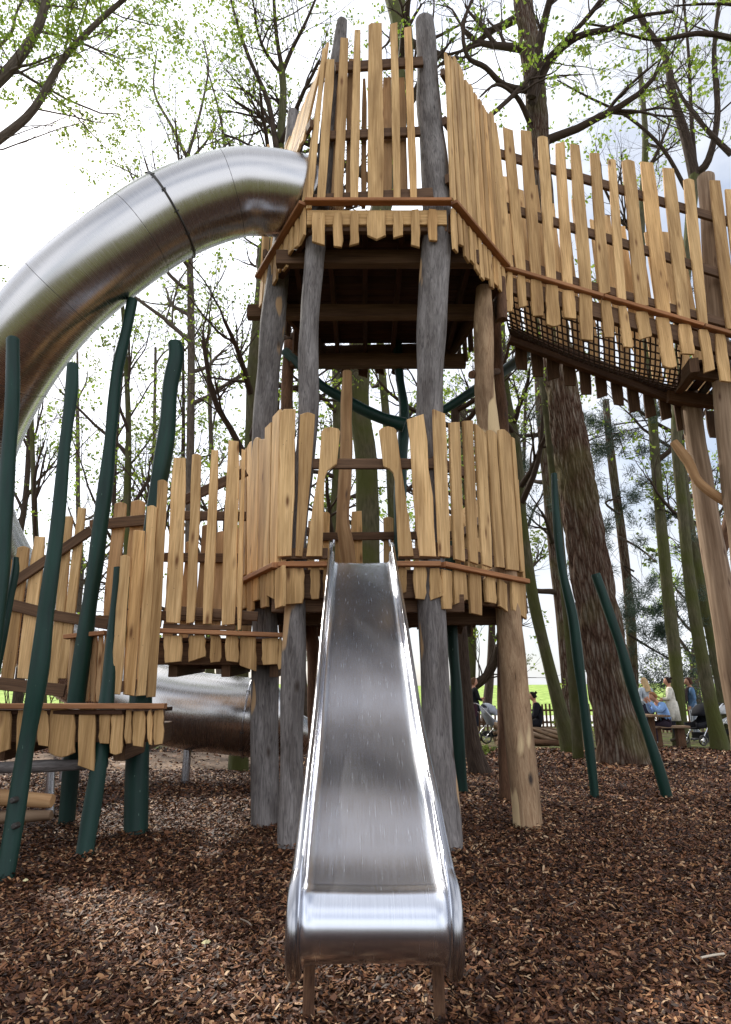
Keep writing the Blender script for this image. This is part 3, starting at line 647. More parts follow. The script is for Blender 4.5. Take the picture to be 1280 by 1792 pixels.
# ================================================================ LEFT WALKWAY
walk = thing('stepped_walkway', 'low stepped timber walkway with picket sides at left of the tower', 'walkway', (-2.6, 6.4, 0))
wA, wB = (-2.25, 6.45), (-.75, 6.62)
pn = panel('picket_panel', walk, wA, wB, [(775, 248, 745, 960, 60, 70, 'flat', 'flat'), (848, 232, 822, 960, 40, 44, 'round', 'flat'), (926, 215, 894, 965, 40, 48, 'flat', 'flat'), (1007, 175, 983, 968, 52, 62, 'flat', 'flat'), (1050, 210, 1030, 990, 16, 24)], S3, O3)
rails('rail', pn, [rail_px(wA, wB, (790, 425), (1060, 300), S3, O3, 42), rail_px(wA, wB, (790, 492), (1060, 495), S3, O3, 40), rail_px(wA, wB, (760, 905), (1110, 930), S3, O3, 40), rail_px(wA, wB, (700, 972), (1010, 980), S3, O3, 20)])
panel('skirt_panel', walk, wA, wB, [(748, 1015, 746, 1130, 80, 78, 'flat', 'flat'), (850, 1012, 850, 1130, 72, 72, 'flat', 'sl'), (930, 1015, 930, 1130, 48, 48, 'flat', 'flat'), (1000, 1015, 1000, 1128, 58, 60, 'flat', 'flat'), (1070, 1020, 1070, 1170, 72, 70, 'flat', 'sr'), (1165, 1025, 1165, 1140, 74, 70, 'flat', 'flat'), (1208, 1025, 1206, 1160, 14, 20)], S3, O3, 'skirt', off=.012)
strip('ledge', walk, [PL(*z1((690, 995), S3, O3), wA, wB), PL(*z1((1222, 1015), S3, O3), wA, wB)], .1, .045)
zA = PL(*z1((950, 1005), S3, O3), wA, wB).z
mb = MB()
for k in range(9): beam(mb, V((-2.3, 6.6 + k * .15, zA - .06)), V((-.9, 6.75 + k * .15, zA - .06)), .135, .04)
mb.build('deck', M['deck'], walk)
mb = MB()
for x in (-2.0, -1.45, -.95): beam(mb, V((x, 6.72, zA - .34)), V((x, 7.9, zA - .25)), .09, .18)
beam(mb, V((-2.25, 6.6, zA - .2)), V((-.8, 6.75, zA - .2)), .08, .22); beam(mb, V((-2.25, 7.7, zA - .2)), V((-.8, 7.8, zA - .2)), .08, .22)
mb.build('joist', M['rail'], walk)
# back rails of landing (far side)
gA, gB = (-2.6, 8.0), (-1.2, 8.1)
mb = MB(); hh, nn = plan(gA, gB)
for i in range(7):
    u = (i + .5) / 7; p = V((gA[0] + 1.4 * u, 8.05, zA)); board(mb, p, p + V((0, 0, U(1.3, 1.6))), hh, nn, .13, .12, .03, 0, 'round', 'flat')
pn = mb.build('picket_panel', M['slat'], walk)
rails('rail', pn, [(P3(gA, zA + z) + nn * .04, P3(gB, zA + z) + nn * .04, .05, .12) for z in (.35, 1.1)])
# lower landing B
lA, lB = (-4.6, 5.55), (-2.0, 5.75)
qA, qB = (-2.62, 5.62), (-2.05, 6.35)
pn = panel('picket_panel', walk, qA, qB, [(546, 668, 502, 1268, 34, 50, 'round', 'flat'), (604, 562, 560, 1272, 50, 50, 'flat', 'flat'), (661, 455, 612, 1274, 34, 44, 'round', 'flat'), (708, 345, 655, 1280, 38, 44, 'round', 'flat')], S3, O3)
hh, nn = plan(qA, qB)
rails('rail', pn, [(P3(qA, z).lerp(P3(qB, z), .62) - nn * .05, P3(qB, z + .05) - nn * .05, .06, .1) for z in (1.32, 2.0)])
panel('skirt_panel', walk, lA, lB, [(-70, 1340, -75, 1520, 80, 78), (20, 1340, 15, 1525, 62, 58, 'flat', 'sl'), (92, 1335, 85, 1550, 30, 34), (188, 1335, 188, 1490, 46, 48, 'flat', 'flat'), (270, 1330, 268, 1535, 108, 108, 'flat', 'round'), (377, 1330, 372, 1600, 78, 70, 'flat', 'sr'),
    (455, 1335, 452, 1480, 48, 48, 'flat', 'flat'), (510, 1335, 500, 1527, 54, 50, 'flat', 'round'), (555, 1335, 553, 1480, 28, 32, 'flat', 'flat'), (600, 1340, 598, 1492, 54, 54, 'flat', 'flat'), (648, 1335, 647, 1485, 22, 24), (684, 1335, 683, 1484, 42, 42, 'flat', 'flat')], S3, O3, 'skirt', off=.012)
p0, p1 = PL(*z1((-250, 1318), S3, O3), lA, lB), PL(*z1((722, 1318), S3, O3), lA, lB)
strip('ledge', walk, [p0, p1], .12, .045)
zB = p1.z
mb = MB()
for k in range(10): beam(mb, V((-4.6, 5.75 + k * .15, zB - .05)), V((-2.1, 5.75 + k * .15, zB - .05)), .135, .04)
mb.build('deck', M['deck'], walk)
mb = MB(); beam(mb, p0 + V((0, .09, -.17)), p1 + V((-.05, .09, -.17)), .08, .26)
for x in (-2.35, -2.15, -3.2): beam(mb, V((x, 5.86, zB - .36)), V((x, 7.2, zB - .28)), .1, .2)
mb.build('joist', M['rail'], walk)
# step-up of closed boards between lower landing and a mid landing, and rear fence
sA, sB = (-3.45, 6.75), (-2.55, 6.7)
mb = MB(); hh, nn = plan(sA, sB)
for i in range(7):
    x = 300 + i * 24.5
    board_px(mb, sA, sB, z1((x + 12, 1025 - i * 3), S3, O3), z1((x, 1300), S3, O3), 23 / S3, 24 / S3, .03, U(0, .006), top='flat', bot='flat')
mb.build('riser_panel', M['slat'], walk)
strip('ledge', walk, [PL(*z1((290, 1022), S3, O3), sA, sB), PL(*z1((465, 1004), S3, O3), sA, sB)], .1, .045)
cA, cB = (-5.2, 7.0), (-2.4, 7.25)
pn = panel('picket_panel', walk, cA, cB, [(-40, 690, -110, 1200, 50, 60), (30, 680, -35, 1200, 44, 55, 'round', 'flat'), (100, 630, 30, 1200, 52, 60, 'round', 'flat'), (170, 588, 100, 1200, 52, 60, 'flat', 'flat'), (298, 500, 225, 1240, 32, 50, 'round', 'flat'), (352, 464, 268, 1200, 42, 44, 'flat', 'flat')], S3, O3, styles=['round'])
rails('rail', pn, [rail_px(cA, cB, (-100, 900), (400, 562), S3, O3, 42, off=.03), rail_px(cA, cB, (-60, 855), (240, 930), S3, O3, 48, off=.03), rail_px(cA, cB, (240, 930), (470, 968), S3, O3, 44, off=.03), rail_px(cA, cB, (-60, 1215), (285, 1252), S3, O3, 52, off=.03)])
pn = panel('picket_panel', walk, (-4, 7.6), (-2, 7.7), [(520, 440, 468, 940, 52, 56, 'round', 'flat'), (597, 432, 570, 760, 60, 60, 'round', 'flat'), (655, 470, 640, 900, 50, 56, 'round', 'flat')], S3, O3, 'slat')
rails('rail', pn, [rail_px((-4, 7.6), (-2, 7.7), (395, 545), (650, 520), S3, O3, 46, off=.05), rail_px((-4, 7.6), (-2, 7.7), (420, 950), (700, 960), S3, O3, 40, off=.05)])

# ================================================================ GREEN POLES
def greenpole(px, d, label, nm='green_pole', bury=True, wob=.011):
    mb = MB(); pole(mb, px, d, bury=bury, wob=wob, sides=16, n=9); return tag(mb.build(nm, M['green']), label, 'green pole', 'crooked dark green poles')
greenpole([(22, 594, 26), (22, 680, 28), (15, 800, 30), (8, 930, 30), (2, 1020, 30), (-15, 1150, 32), (-40, 1350, 34), (-60, 1540, 36)], [5.2, 5.2, 5.2, 5.15, 5.1, 5.05, 5.0, 4.92], 'dark green pole at the left picture edge, in front of the tube slide')
greenpole([(28, 978, 12), (26, 1005, 17), (14, 1060, 18), (0, 1130, 20), (-30, 1300, 24), (-50, 1500, 26)], [5.25, 5.25, 5.25, 5.25, 5.3, 5.41], 'short thin green stub leaning beside the leftmost green pole')
greenpole([(127, 640, 19), (124, 700, 21), (112, 800, 24), (100, 930, 26), (82, 1060, 28), (68, 1180, 32), (46, 1310, 34), (26, 1440, 34), (8, 1548, 36)], [5.0]*7 + [4.93, 4.83], 'long leaning green pole nearest the camera, in front of the pale logs')
greenpole([(232, 526, 17), (218, 590, 19), (205, 650, 21), (196, 740, 22), (186, 850, 26), (170, 970, 28), (152, 1090, 32), (138, 1200, 32), (126, 1320, 31), (116, 1451, 31)], [6.7]*10, 'tallest green pole curving up in front of the tube slide')
greenpole([(306, 601, 24), (308, 625, 26), (298, 680, 27), (290, 770, 29), (272, 880, 30), (262, 1000, 32), (250, 1150, 38), (243, 1300, 42), (239, 1468, 44)], [6.75]*5 + [6.7, 6.6, 6.45, 6.3], 'thick green pole with a hollow in its top, right of the tallest one')
greenpole([(206, 995, 14), (202, 1060, 18), (192, 1180, 24), (178, 1300, 30), (164, 1400, 31), (148, 1506, 32)], [6.2, 6.15, 6.0, 5.85, 5.7, 5.47], 'green pole behind the short pickets, foot under the low deck')
greenpole([(970, 830, 10), (974, 900, 12), (983, 990, 16), (1002, 1080, 18), (1016, 1180, 19), (1030, 1290, 19), (1042, 1398, 17)], [8.46]*7, 'thin green pole leaning left in front of the big pine trunk')
greenpole([(1043, 1006, 16), (1062, 1060, 17), (1086, 1130, 18), (1112, 1220, 19), (1142, 1310, 20), (1170, 1402, 20)], [8.38]*6, 'green pole leaning right in front of the pine trunk foot')
greenpole([(786, 950, 18), (792, 1110, 20), (798, 1200, 21), (802, 1290, 22), (808, 1375, 22)], [9.05, 9.0, 9.0, 9.0, 9.03], 'straight green pole just behind the right front tower post')
greenpole([(696, 600, 16), (700, 660, 16), (707, 720, 17), (704, 800, 19), (700, 900, 20), (700, 1100, 22), (704, 1370, 24)], [9.1]*7, 'upright dark green pole behind the tower, seen under the upper deck')
greenpole([(500, 615, 16), (560, 672, 17), (600, 697, 18), (660, 728, 21), (708, 744, 24)], [9.0, 8.9, 8.9, 8.85, 8.85], 'dark green swooping bar curving down between the upper posts', 'green_bar', bury=False)
greenpole([(770, 722, 16), (820, 690, 17), (880, 650, 18), (925, 615, 18)], [8.8, 8.8, 9.0, 9.2], 'dark green swooping bar rising to the right below the bridge', 'green_bar', bury=False)
np_ = [o for o in bpy.data.objects if o.get('label', '').startswith('long leaning green pole')][0]
for x, y, d in ((22, 1401, 4.93), (25, 1446, 4.92)):
    c = W(x, y, d - .10); mb = MB(); tube(mb, [c + V((0, .05, 0)), c, c - V((0, .012, 0))], [.022, .022, .014], 10); mb.build('bolt', M['seam'], np_)
# logs, lower left
def log(px, d, label, m='log', nm='log'):
    mb = MB(); pole(mb, px, d, bury=False); return tag(mb.build(nm, M[m]), label, 'log', 'horizontal climbing logs at lower left')
log([(186, 1336, 15), (150, 1338, 21), (60, 1342, 22), (-60, 1345, 22)], [5.9, 5.88, 5.8, 5.7], 'thin weathered log rail under the lower deck skirt', 'grey')
log([(90, 1402, 30), (40, 1398, 30), (-60, 1392, 30)], 5.5, 'pale sawn log with bright cut end behind the nearest green pole', 'tan')
log([(88, 1426, 24), (40, 1428, 24), (-60, 1432, 24)], 5.5, 'darker log directly below the pale sawn log', 'log')
mb = MB(); tube(mb, [W(90, 1340, 7.4), W(88, 1382, 7.4), W(88, 1430, 7.4)], .045, 12); tag(mb.build('steel_post', M['rsteel']), 'short grey steel post standing behind the logs', 'steel post')

# ================================================================ OPEN SLIDE
slide = thing('open_slide', 'wide brushed steel slide running down from the tower to the camera', 'slide', (0, 4.2, 0))
def q2(cl): return catmull([V((0, a, b)) for a, b in cl], 6)
xc_top, xc_bot = (633 - 640) / F * 6.4, (657 - 640) / F * 2.6
prof = q2([(6.55, 2.56), (6.3, 2.54), (6.05, 2.42), (5.5, 2.08), (4.95, 1.73), (4.5, 1.405), (4.1, 1.115), (3.8, .935), (3.5, .785), (3.2, .622), (3.05, .545), (2.92, .49)])
# lip
lc = V((0, 2.92, .49 - .135)); lip = [lc + V((0, -math.sin(a) * .125, math.cos(a) * .135)) for a in [PI * i / 12 for i in range(1, 13)]]
full = prof + lip
# small dents in the bed
def xc(y): return np.interp(y, [2.6, 6.4], [xc_bot, xc_top])
HWd = .295
mb = MB(); prof_x = [(-1, .0)]
cross = [(-HWd, .12, 0), (-HWd, .05, 0), (-HWd + .005, .018, 0), (-HWd + .025, .003, 0)] + [(-HWd + .06 + (2 * HWd - .12) * i / 10, 0, 1) for i in range(11)] + [(HWd - .025, .003, 0), (HWd - .005, .018, 0), (HWd, .05, 0), (HWd, .12, 0)]
vs = []; fr = frames(full); Lc = [0]
for i in range(1, len(full)): Lc.append(Lc[-1] + (full[i] - full[i-1]).length)
nrm = []
for i in range(len(full)):
    t = (full[min(i+1, len(full)-1)] - full[max(i-1, 0)]).normalized(); nrm.append(V((0, -t.z, t.y)) if False else V((1, 0, 0)).cross(t) * -1)
for i, p in enumerate(full):
    lipf = max(0, i - len(prof) + 1) / len(lip); nz_ = nrm[i]
    if nz_.z < 0 and i < len(prof): nz_ = -nz_
    for a, b, c in cross:
        wall = b * (1 - lipf) if b > .03 else b
        dent = c * .004 * mn.noise(V((a * 2.2, Lc[i] * 1.6, 2))) + c * -.006 * (1 - (a / HWd) ** 2)
        vs.append(V((xc(p.y) + a * (1 + .0 * lipf), p.y, p.z)) + nz_ * (wall + dent))
k = len(cross); fs = []; uv = []
for i in range(len(full) - 1):
    for j in range(k - 1):
        fs.append([i * k + j, i * k + j + 1, (i + 1) * k + j + 1, (i + 1) * k + j])
        uv.append([(cross[j][0], Lc[i]), (cross[j+1][0], Lc[i]), (cross[j+1][0], Lc[i+1]), (cross[j][0], Lc[i+1])])
mb.add(vs, fs, uv, True); ch = mb.build('chute', M['chute'], slide)
sm = ch.modifiers.new('thickness', 'SOLIDIFY'); sm.thickness = .004; sm.offset = -1 if True else 1
for sgn in (-1, 1):
    mb = MB(); pth = []
    top = W(576 if sgn < 0 else 686, 942, 6.5); pth.append(V((xc(6.5) + sgn * (HWd + .005), 6.55, 2.84))); 
    for i, p in enumerate(prof):
        nz_ = nrm[i] if nrm[i].z > 0 else -nrm[i]
        hgt = np.interp(p.y, [2.92, 3.3, 4.5, 6.0, 6.5], [.045, .1, .12, .14, .22])
        if i % 2 == 0: pth.append(V((xc(p.y) + sgn * (HWd + .014), p.y, p.z)) + nz_ * hgt)
    for i, p in enumerate(lip):
        if i % 2 == 1:
            o = (p - lc).normalized(); pth.append(V((xc(p.y) + sgn * (HWd + .02), 0, 0)) + V((0, p.y, p.z)) + V((0, o.y, o.z)) * .03)
    pth = catmull(pth, 3); pth[0:1] = pth[0:1]
    rd = [float(np.interp(p.y, [2.9, 3.3, 4, 6], [.03, .021, .019, .019])) for p in pth]
    tube(mb, pth, rd, 12); mb.build('side_rail', M['rsteel'], slide)
    # outer side sheet stiffener
    mb = MB(); pth = []
    for i, p in enumerate(prof):
        nz_ = nrm[i] if nrm[i].z > 0 else -nrm[i]
        if i % 2 == 0 and p.y < 6.2: pth.append(V((xc(p.y) + sgn * (HWd + .02), p.y, p.z)) + nz_ * .01)
    tube(mb, pth, .014, 8); mb.build('lower_rail', M['rsteel'], slide)
    mb = MB(); x = xc(2.9) + sgn * (HWd - .03); beam(mb, V((x, 3.02, .44)), V((x, 3.0, -.1)), .045, .045, V((1, 0, 0))); mb.build('leg', M['dkpost'], slide)
    # side cheek of the lip
    mb = MB(); ring = [lc + V((0, -math.sin(a) * .12, math.cos(a) * .13)) for a in [2 * PI * i / 28 for i in range(28)]]
    x = xc(2.9) + sgn * (HWd + .004); pts = [V((x, p.y, p.z)) for p in ring]; extrude(mb, pts, V((0, 1, 0)), V((sgn, 0, 0)), .012); mb.build('lip_cheek', M['rsteel'], slide)

# ================================================================ TUBE SLIDE
ts = thing('tube_slide', 'big enclosed brushed steel tube slide looping down from the upper deck', 'tube slide', (-5, 8.5, 0))
tp = [(556, 352, 6.95), (522, 346, 6.75), (470, 338, 6.62), (405, 340, 6.55), (300, 378, 6.5), (195, 447, 6.5), (100, 530, 6.6), (28, 622, 6.85), (-30, 730, 7.3), (-60, 840, 7.9), (-38, 930, 8.6), (15, 1030, 9.4), (90, 1125, 10.0), (200, 1200, 10.2), (300, 1236, 10.0), (400, 1250, 9.9), (438, 1254, 9.9)]
P = catmull([W(*q) for q in tp], 8)
TR = .515
# facet the bends a little: rings are flat-welded sections
mb = MB(); fine = P
Lc = [0]
for i in range(1, len(fine)): Lc.append(Lc[-1] + (fine[i] - fine[i-1]).length)
tube(mb, fine, [TR + .05 * max(0, min(1, (p.y - 8.5) / 1.5)) for p in fine], 48, False)
tb = mb.build('tube_body', M['tube'], ts)
mb = MB(); fr = frames(fine)
def ringat(mb, i, r, t, sides=40):
    u, w = fr[i]; tube(mb, [fine[i] + (u * math.cos(a) + w * math.sin(a)) * r for a in [2 * PI * k / sides for k in range(sides + 1)]], t, 6, False)
mb = MB()
acc = 0
for i in range(4, len(fine) - 1):
    if Lc[i] - acc > 1.15: ringat(mb, i, TR - .001, .0035); acc = Lc[i]
mb.build('seam', M['seam'], tb)
def flange(i, fm_='seam'):
    TR = .515 + .05 * max(0, min(1, (fine[i].y - 8.5) / 1.5))
    mb = MB(); tng = (fine[i+1] - fine[i-1]).normalized(); u, w = fr[i]
    ring = [u * math.cos(a) + w * math.sin(a) for a in [2 * PI * k / 48 for k in range(48)]]
    vs = []; fs = []
    for s, r in ((-.011, TR), (-.011, TR + .022), (.011, TR + .022), (.011, TR)): vs += [fine[i] + tng * s + q * r for q in ring]
    for a in range(3):
        for k in range(48): j = (k + 1) % 48; fs.append([a*48+k, a*48+j, (a+1)*48+j, (a+1)*48+k])
    mb.add(vs, fs, None, True); f = mb.build('flange', M[fm_], ts)
    mb = MB()
    for k in range(0, 48, 4): tube(mb, [fine[i] + ring[k] * (TR + .016) - tng * .026, fine[i] + ring[k] * (TR + .016) + tng * .026], .009, 6)
    mb.build('bolt', M['seam'], f)
best = min(range(len(fine)), key=lambda i: (fine[i] - W(299, 380, 6.5)).length); flange(best)
flange(len(fine) - 2, 'rsteel')
# narrower run-out behind the posts
mb = MB(); pr = catmull([fine[-5], fine[-1], W(462, 1262, 9.98), W(500, 1280, 10.2), (W(552, 1292, 10.6))], 6); tube(mb, pr, [.556 - .36 * max(0, i - 11) / (len(pr)-12) for i in range(len(pr))], 32, True); mb.build('run_out', M['tube'], ts)
for q in ((330, 9.95), (120, 10.1)):
    mb = MB(); p = W(q[0], 1290, q[1]); tube(mb, [V((p.x, p.y, .55)), V((p.x, p.y, -.1))], .06, 12); mb.build('support_leg', M['rsteel'], ts)
mb = MB(); q = W(-58, 850, 7.9); tube(mb, [q + V((0, .2, -.4)), V((q.x, q.y + .2, -.1))], .09, 14); mb.build('support_leg', M['rsteel'], ts)

# ================================================================ TREES
LD = .30
class TM:   # fast twig builder
    def __init__(s): s.mb = MB(); s.lv = []; s.tips = []
def rv(): return V((U(-1, 1), U(-1, 1), U(-1, 1)))
def stick(mb, pts, r0, r1, sides):
    n = len(pts); b = []; vs = []; fs = []
    t0 = (pts[-1] - pts[0])
    t0 = t0.normalized() if t0.length > 1e-6 else V((0, 0, 1))
    u = t0.orthogonal().normalized(); w = t0.cross(u)
    dirs = [u * math.cos(2 * PI * k / sides) + w * math.sin(2 * PI * k / sides) for k in range(sides)]
    for i, p in enumerate(pts):
        r = r0 + (r1 - r0) * i / (n - 1)
        vs.extend([p + d * r for d in dirs])
    for i in range(n - 1):
        for k in range(sides):
            j = (k + 1) % sides; fs.append([i*sides+k, i*sides+j, (i+1)*sides+j, (i+1)*sides+k])
    mb.add(vs, fs, None, True)
def grow(T, p, d, L, r, lvl, opt):
    n = 6 if lvl <= 1 else 4
    pts = [p.copy()]; q = p.copy(); dd = d.normalized(); wig = opt.get('wig', .22)
    for i in range(n):
        dd = (dd + rv() * wig + V((0, 0, opt.get('up', .06)))).normalized(); q = q + dd * (L / n); pts.append(q.copy())
    r1 = r * .45 if lvl < opt['lv'] else r * .3
    stick(T.mb, pts, r, r1, 6 if r > .05 else (4 if r > .015 else 3))
    if lvl >= opt['lv']:
        T.tips.append((pts[-1], dd)); T.tips.append((pts[-2], dd)); T.tips.append((pts[len(pts)//2], dd)); return
    nb = opt['nb'][lvl] if isinstance(opt['nb'], (list, tuple)) else opt['nb']
    for k in range(nb):
        f = U(.2, 1.0); f = f if k else 1.0
        a = f * n; i = min(int(a), n - 1); pp = pts[i].lerp(pts[i+1], a - i)
        t = (pts[i+1] - pts[i]).normalized(); side = t.cross(rv()).normalized()
        ang = U(.35, 1.0) if k else .2
        nd = t * math.cos(ang) + side * math.sin(ang) * (1) 
        rr = (r + (r1 - r) * f) * U(.45, .7)
        grow(T, pp, nd, L * U(.42, .72), rr, lvl + 1, opt)
def leaves(tips, n, size, spread, mb, dens=1.0, droop=.3):
    vs = []; fs = []; dens *= LD; size *= .85
    for p, d in tips:
        if R() > dens * .62: continue
        for k in range(int(n * 1.7)):
            c = p + rv() * spread * (.45 if k % 4 else 1.0); a = rv().normalized(); b = a.cross(rv()).normalized(); a = (a + V((0, 0, -droop))).normalized(); s = size * U(.5, 1.2)
            i = len(vs); nn = a.cross(b) * s * .18
            vs += [c, c + a * s * .5 + b * s * .36 + nn, c + a * s, c + a * s * .5 - b * s * .36 + nn]; fs.append([i, i+1, i+2, i+3])
    mb.add(vs, fs)
def needles(tips, mb, n=26, size=.3):
    vs = []; fs = []
    for p, d in tips:
        for k in range(n):
            c = p + rv() * .16; a = (rv() + d * .5 + V((0, 0, .25))).normalized(); b = a.cross(rv()).normalized(); s = size * U(.5, 1.1); i = len(vs)
            vs += [c - b * .011, c + b * .011, c + a * s]; fs.append([i, i+1, i+2])
    mb.add(vs, fs)
def tree(name, label, px, d, bk='bark', limbs=10, zmin=5, ll=(2.5, 4.5), opt=None, leafn=3, lsize=.1, leafm='leaf', dens=.8, cat='tree', top=None, extra=None, sides=16, group=None, spread=.18, upd=.5, con=False, furrow=0, tiplv=None):
    opt = opt or dict(lv=3, nb=(5, 5, 4)); d = d if hasattr(d, '__len__') else [d] * len(px)
    pts = [W(x, y, dd) for (x, y, w), dd in zip(px, d)]; rr = [w / 2 / F * zdepth(p) * .92 / math.sqrt(1 + ((x - 640) / F) ** 2) for (x, y, w), p in zip(px, pts)]
    # px is bottom -> top
    if abs(pts[0].z) < .5: pts = [pts[0] - (pts[1] - pts[0]).normalized() * .3] + pts; rr = [rr[0] * 1.05] + rr
    if top: pts.append(pts[-1] + V(top)); rr.append(max(.02, rr[-1] * .25))
    root = thing(name, label, cat, (pts[0].x, pts[0].y, 0), group)
    path = catmull(pts, 10 if furrow else 5); m = len(pts) - 1; k = 10 if furrow else 5; rad = []
    for i in range(len(path)):
        f = i / k; a = min(int(f), m - 1); rad.append(rr[a] + (rr[a+1] - rr[a]) * (f - a))
    T = TM(); s = U(0, 99)
    mbt = MB()
    if furrow:
        # resample densely
        dense = []; dr = []
        for i in range(len(path) - 1):
            L = (path[i+1] - path[i]).length; q = max(1, int(L / .06)) if path[i].z < 9 else 1
            for j in range(q): dense.append(path[i].lerp(path[i+1], j / q)); dr.append(rad[i] + (rad[i+1] - rad[i]) * j / q)
        dense.append(path[-1]); dr.append(rad[-1])
        def dp(p, a, l):
            w = .25 * mn.noise(V((math.cos(a) * 1.5, math.sin(a) * 1.5, l * 1.2 + s)))
            v = mn.voronoi(V((math.cos(a + w) * 4.2, math.sin(a + w) * 4.2, l * 1.5)))[0]
            e = min(1, (v[1] - v[0]) * 2.6)
            return furrow * (e - .6) + .02 * mn.noise(V((p.x * 6, p.y * 6, p.z * 2)))  + .05 * max(0, 1 - l / 1.6) * math.sin(a * 5 + s)
        tube(mbt, dense, dr, 110, True, dp)
    else:
        def dp(p, a, l): return rr[0] * .10 * mn.noise(V((math.cos(a) * 1.6 + s, math.sin(a) * 1.6, l * .8))) + rr[0] * .12 * max(0, 1 - l / 1.0) * (1 + math.sin(a * 4 + s))
        tube(mbt, path, rad, sides, True, dp)
    trunk = mbt.build('trunk', M[bk], root)
    zs = [p.z for p in path]
    cand = [i for i in range(len(path) - 1) if path[i].z > zmin]
    for q in range(limbs):
        if not cand: break
        i = cand[int((q + R() * .8) / limbs * len(cand)) % len(cand)]; f = (path[i].z - zmin) / max(.1, zs[-1] - zmin)
        a = U(0, 2 * PI); dr_ = V((math.cos(a), math.sin(a), U(upd * .4, upd * 1.5)))
        grow(T, path[i], dr_, U(*ll) * (1 - .45 * f), min(rad[i] * .5, .12) + .015, 0, opt)
    if extra:
        for lp, ld, r0, r1, sub in extra:
            pp = catmull([W(x, y, e) for (x, y), e in zip(lp, ld)], 4)
            tube(T.mb, pp, [r0 + (r1 - r0) * i / (len(pp) - 1) for i in range(len(pp))], 8)
            for j in range(sub):
                i = min(len(pp) - 2, int(len(pp) * U(.2, 1))); t = (pp[i+1] - pp[i]).normalized(); sd = t.cross(rv()).normalized()
                grow(T, pp[i], t * .6 + sd * .8, U(.8, 2.2), min(.03, r1 * U(.3, .6)), 1, opt)
    if T.mb.v: T.mb.build('branches', M[bk if bk not in ('pine', 'moss') else 'darkbark'], root)
    cm = MB()
    if con: needles(T.tips, cm, con)
    else: leaves(T.tips, leafn, lsize, spread, cm, dens)
    if cm.v: cm.build('crown', M['needle' if con else leafm], root)
    return root
LIGHT = dict(lv=3, nb=(5, 5, 4), wig=.2)
MED = dict(lv=3, nb=(4, 4, 3), wig=.22)
# big pine, right of the tower
tree('pine_tree', 'large pine with thick furrowed bark rising from the mulch behind the two right green poles',
     [(1096, 1338, 128), (1088, 1290, 104), (1070, 1200, 90), (1048, 1080, 82), (1026, 950, 76), (1006, 820, 70), (985, 690, 62), (962, 500, 50), (945, 300, 42), (936, 150, 38), (915, 0, 34), (893, -120, 28)], 12.8, 'pine', limbs=5, zmin=14, ll=(2, 3.5),
     opt=dict(lv=3, nb=(5, 4, 3), wig=.25), leafn=2, lsize=.12, dens=.35, top=(0, 0, 2), furrow=.05,
     extra=[([(940, 160), (885, 150), (850, 118), (818, 98), (812, 40), (840, -30)], [12.4, 12, 11.6, 11.3, 11, 10.8], .09, .03, 9),
            ([(928, 215), (905, 170), (870, 148), (840, 170)], [12.6, 12.1, 11.8, 11.6], .08, .02, 7),
            ([(930, 180), (960, 110), (1010, 65), (1070, 50), (1110, 30), (1180, 20)], [12.4, 12, 11.6, 11.2, 11, 10.8], .12, .03, 9),
            ([(930, 170), (948, 60), (968, -20)], [12.2, 11.6, 11], .13, .07, 8),
            ([(850, 210), (900, 165), (950, 110), (1020, 40), (1060, -10)], [11.9, 12, 11.8, 11.4, 11], .06, .06, 9)])
# forked tree upper right
tree('beech_tree', 'mossy leaning tree at far right with a trunk that forks above the bridge',
     [(1262, 1312, 36), (1238, 1200, 28), (1212, 1050, 24), (1196, 900, 22), (1184, 760, 22), (1190, 600, 22), (1204, 440, 22), (1216, 300, 22)], 15.5, 'moss', limbs=0, top=None, leafn=4, lsize=.17, dens=.35, opt=LIGHT,
     extra=[([(1216, 310), (1200, 240), (1178, 170), (1165, 100), (1120, 30), (1100, -40)], [15.5, 15.4, 15.2, 15, 14.8, 14.5], .17, .06, 14),
            ([(1216, 305), (1240, 280), (1256, 200), (1250, 90), (1262, -20)], [15.5, 15.2, 15, 14.8, 14.5], .13, .05, 12),
            ([(1218, 310), (1210, 200), (1205, 90), (1195, -10)], [15.5, 15.5, 15.3, 15], .08, .03, 9),
            ([(1200, 330), (1160, 260), (1100, 205), (1030, 170), (975, 140)], [15.4, 15, 14.6, 14.2, 14], .07, .02, 12),
            ([(1280, 270), (1240, 230), (1200, 180), (1180, 140)], [14.8, 14.8, 14.8, 14.8], .09, .03, 8)])
tree('slim_tree', 'slim lime green mossy tree behind the picnic group, left of the forked one',
     [(1192, 1292, 30), (1184, 1180, 26), (1168, 1020, 24), (1152, 860, 21), (1142, 730, 20), (1130, 560, 18), (1122, 400, 16), (1130, 250, 12), (1120, 120, 9)], 18.5, 'moss', limbs=10, zmin=8, ll=(2.5, 4), opt=LIGHT, leafn=3, lsize=.17, dens=.5)
tree('slim_tree', 'slim dark leaning tree at the right edge, standing behind the pushchair',
     [(1285, 1310, 30), (1262, 1200, 24), (1235, 1060, 20), (1205, 900, 17), (1190, 760, 15), (1170, 600, 13)], 19, 'moss', limbs=9, zmin=5, ll=(2, 3.5), opt=LIGHT, leafn=2, lsize=.15, dens=.6)
tree('slim_tree', 'thin mossy stem growing right beside the pine trunk on its left side',
     [(1012, 1320, 22), (1000, 1150, 18), (985, 1000, 17), (970, 850, 17), (955, 700, 16), (942, 600, 15), (930, 480, 12)], 13.6, 'moss', limbs=4, zmin=8, ll=(1.2, 2), opt=MED, leafn=2, lsize=.1, dens=.5)
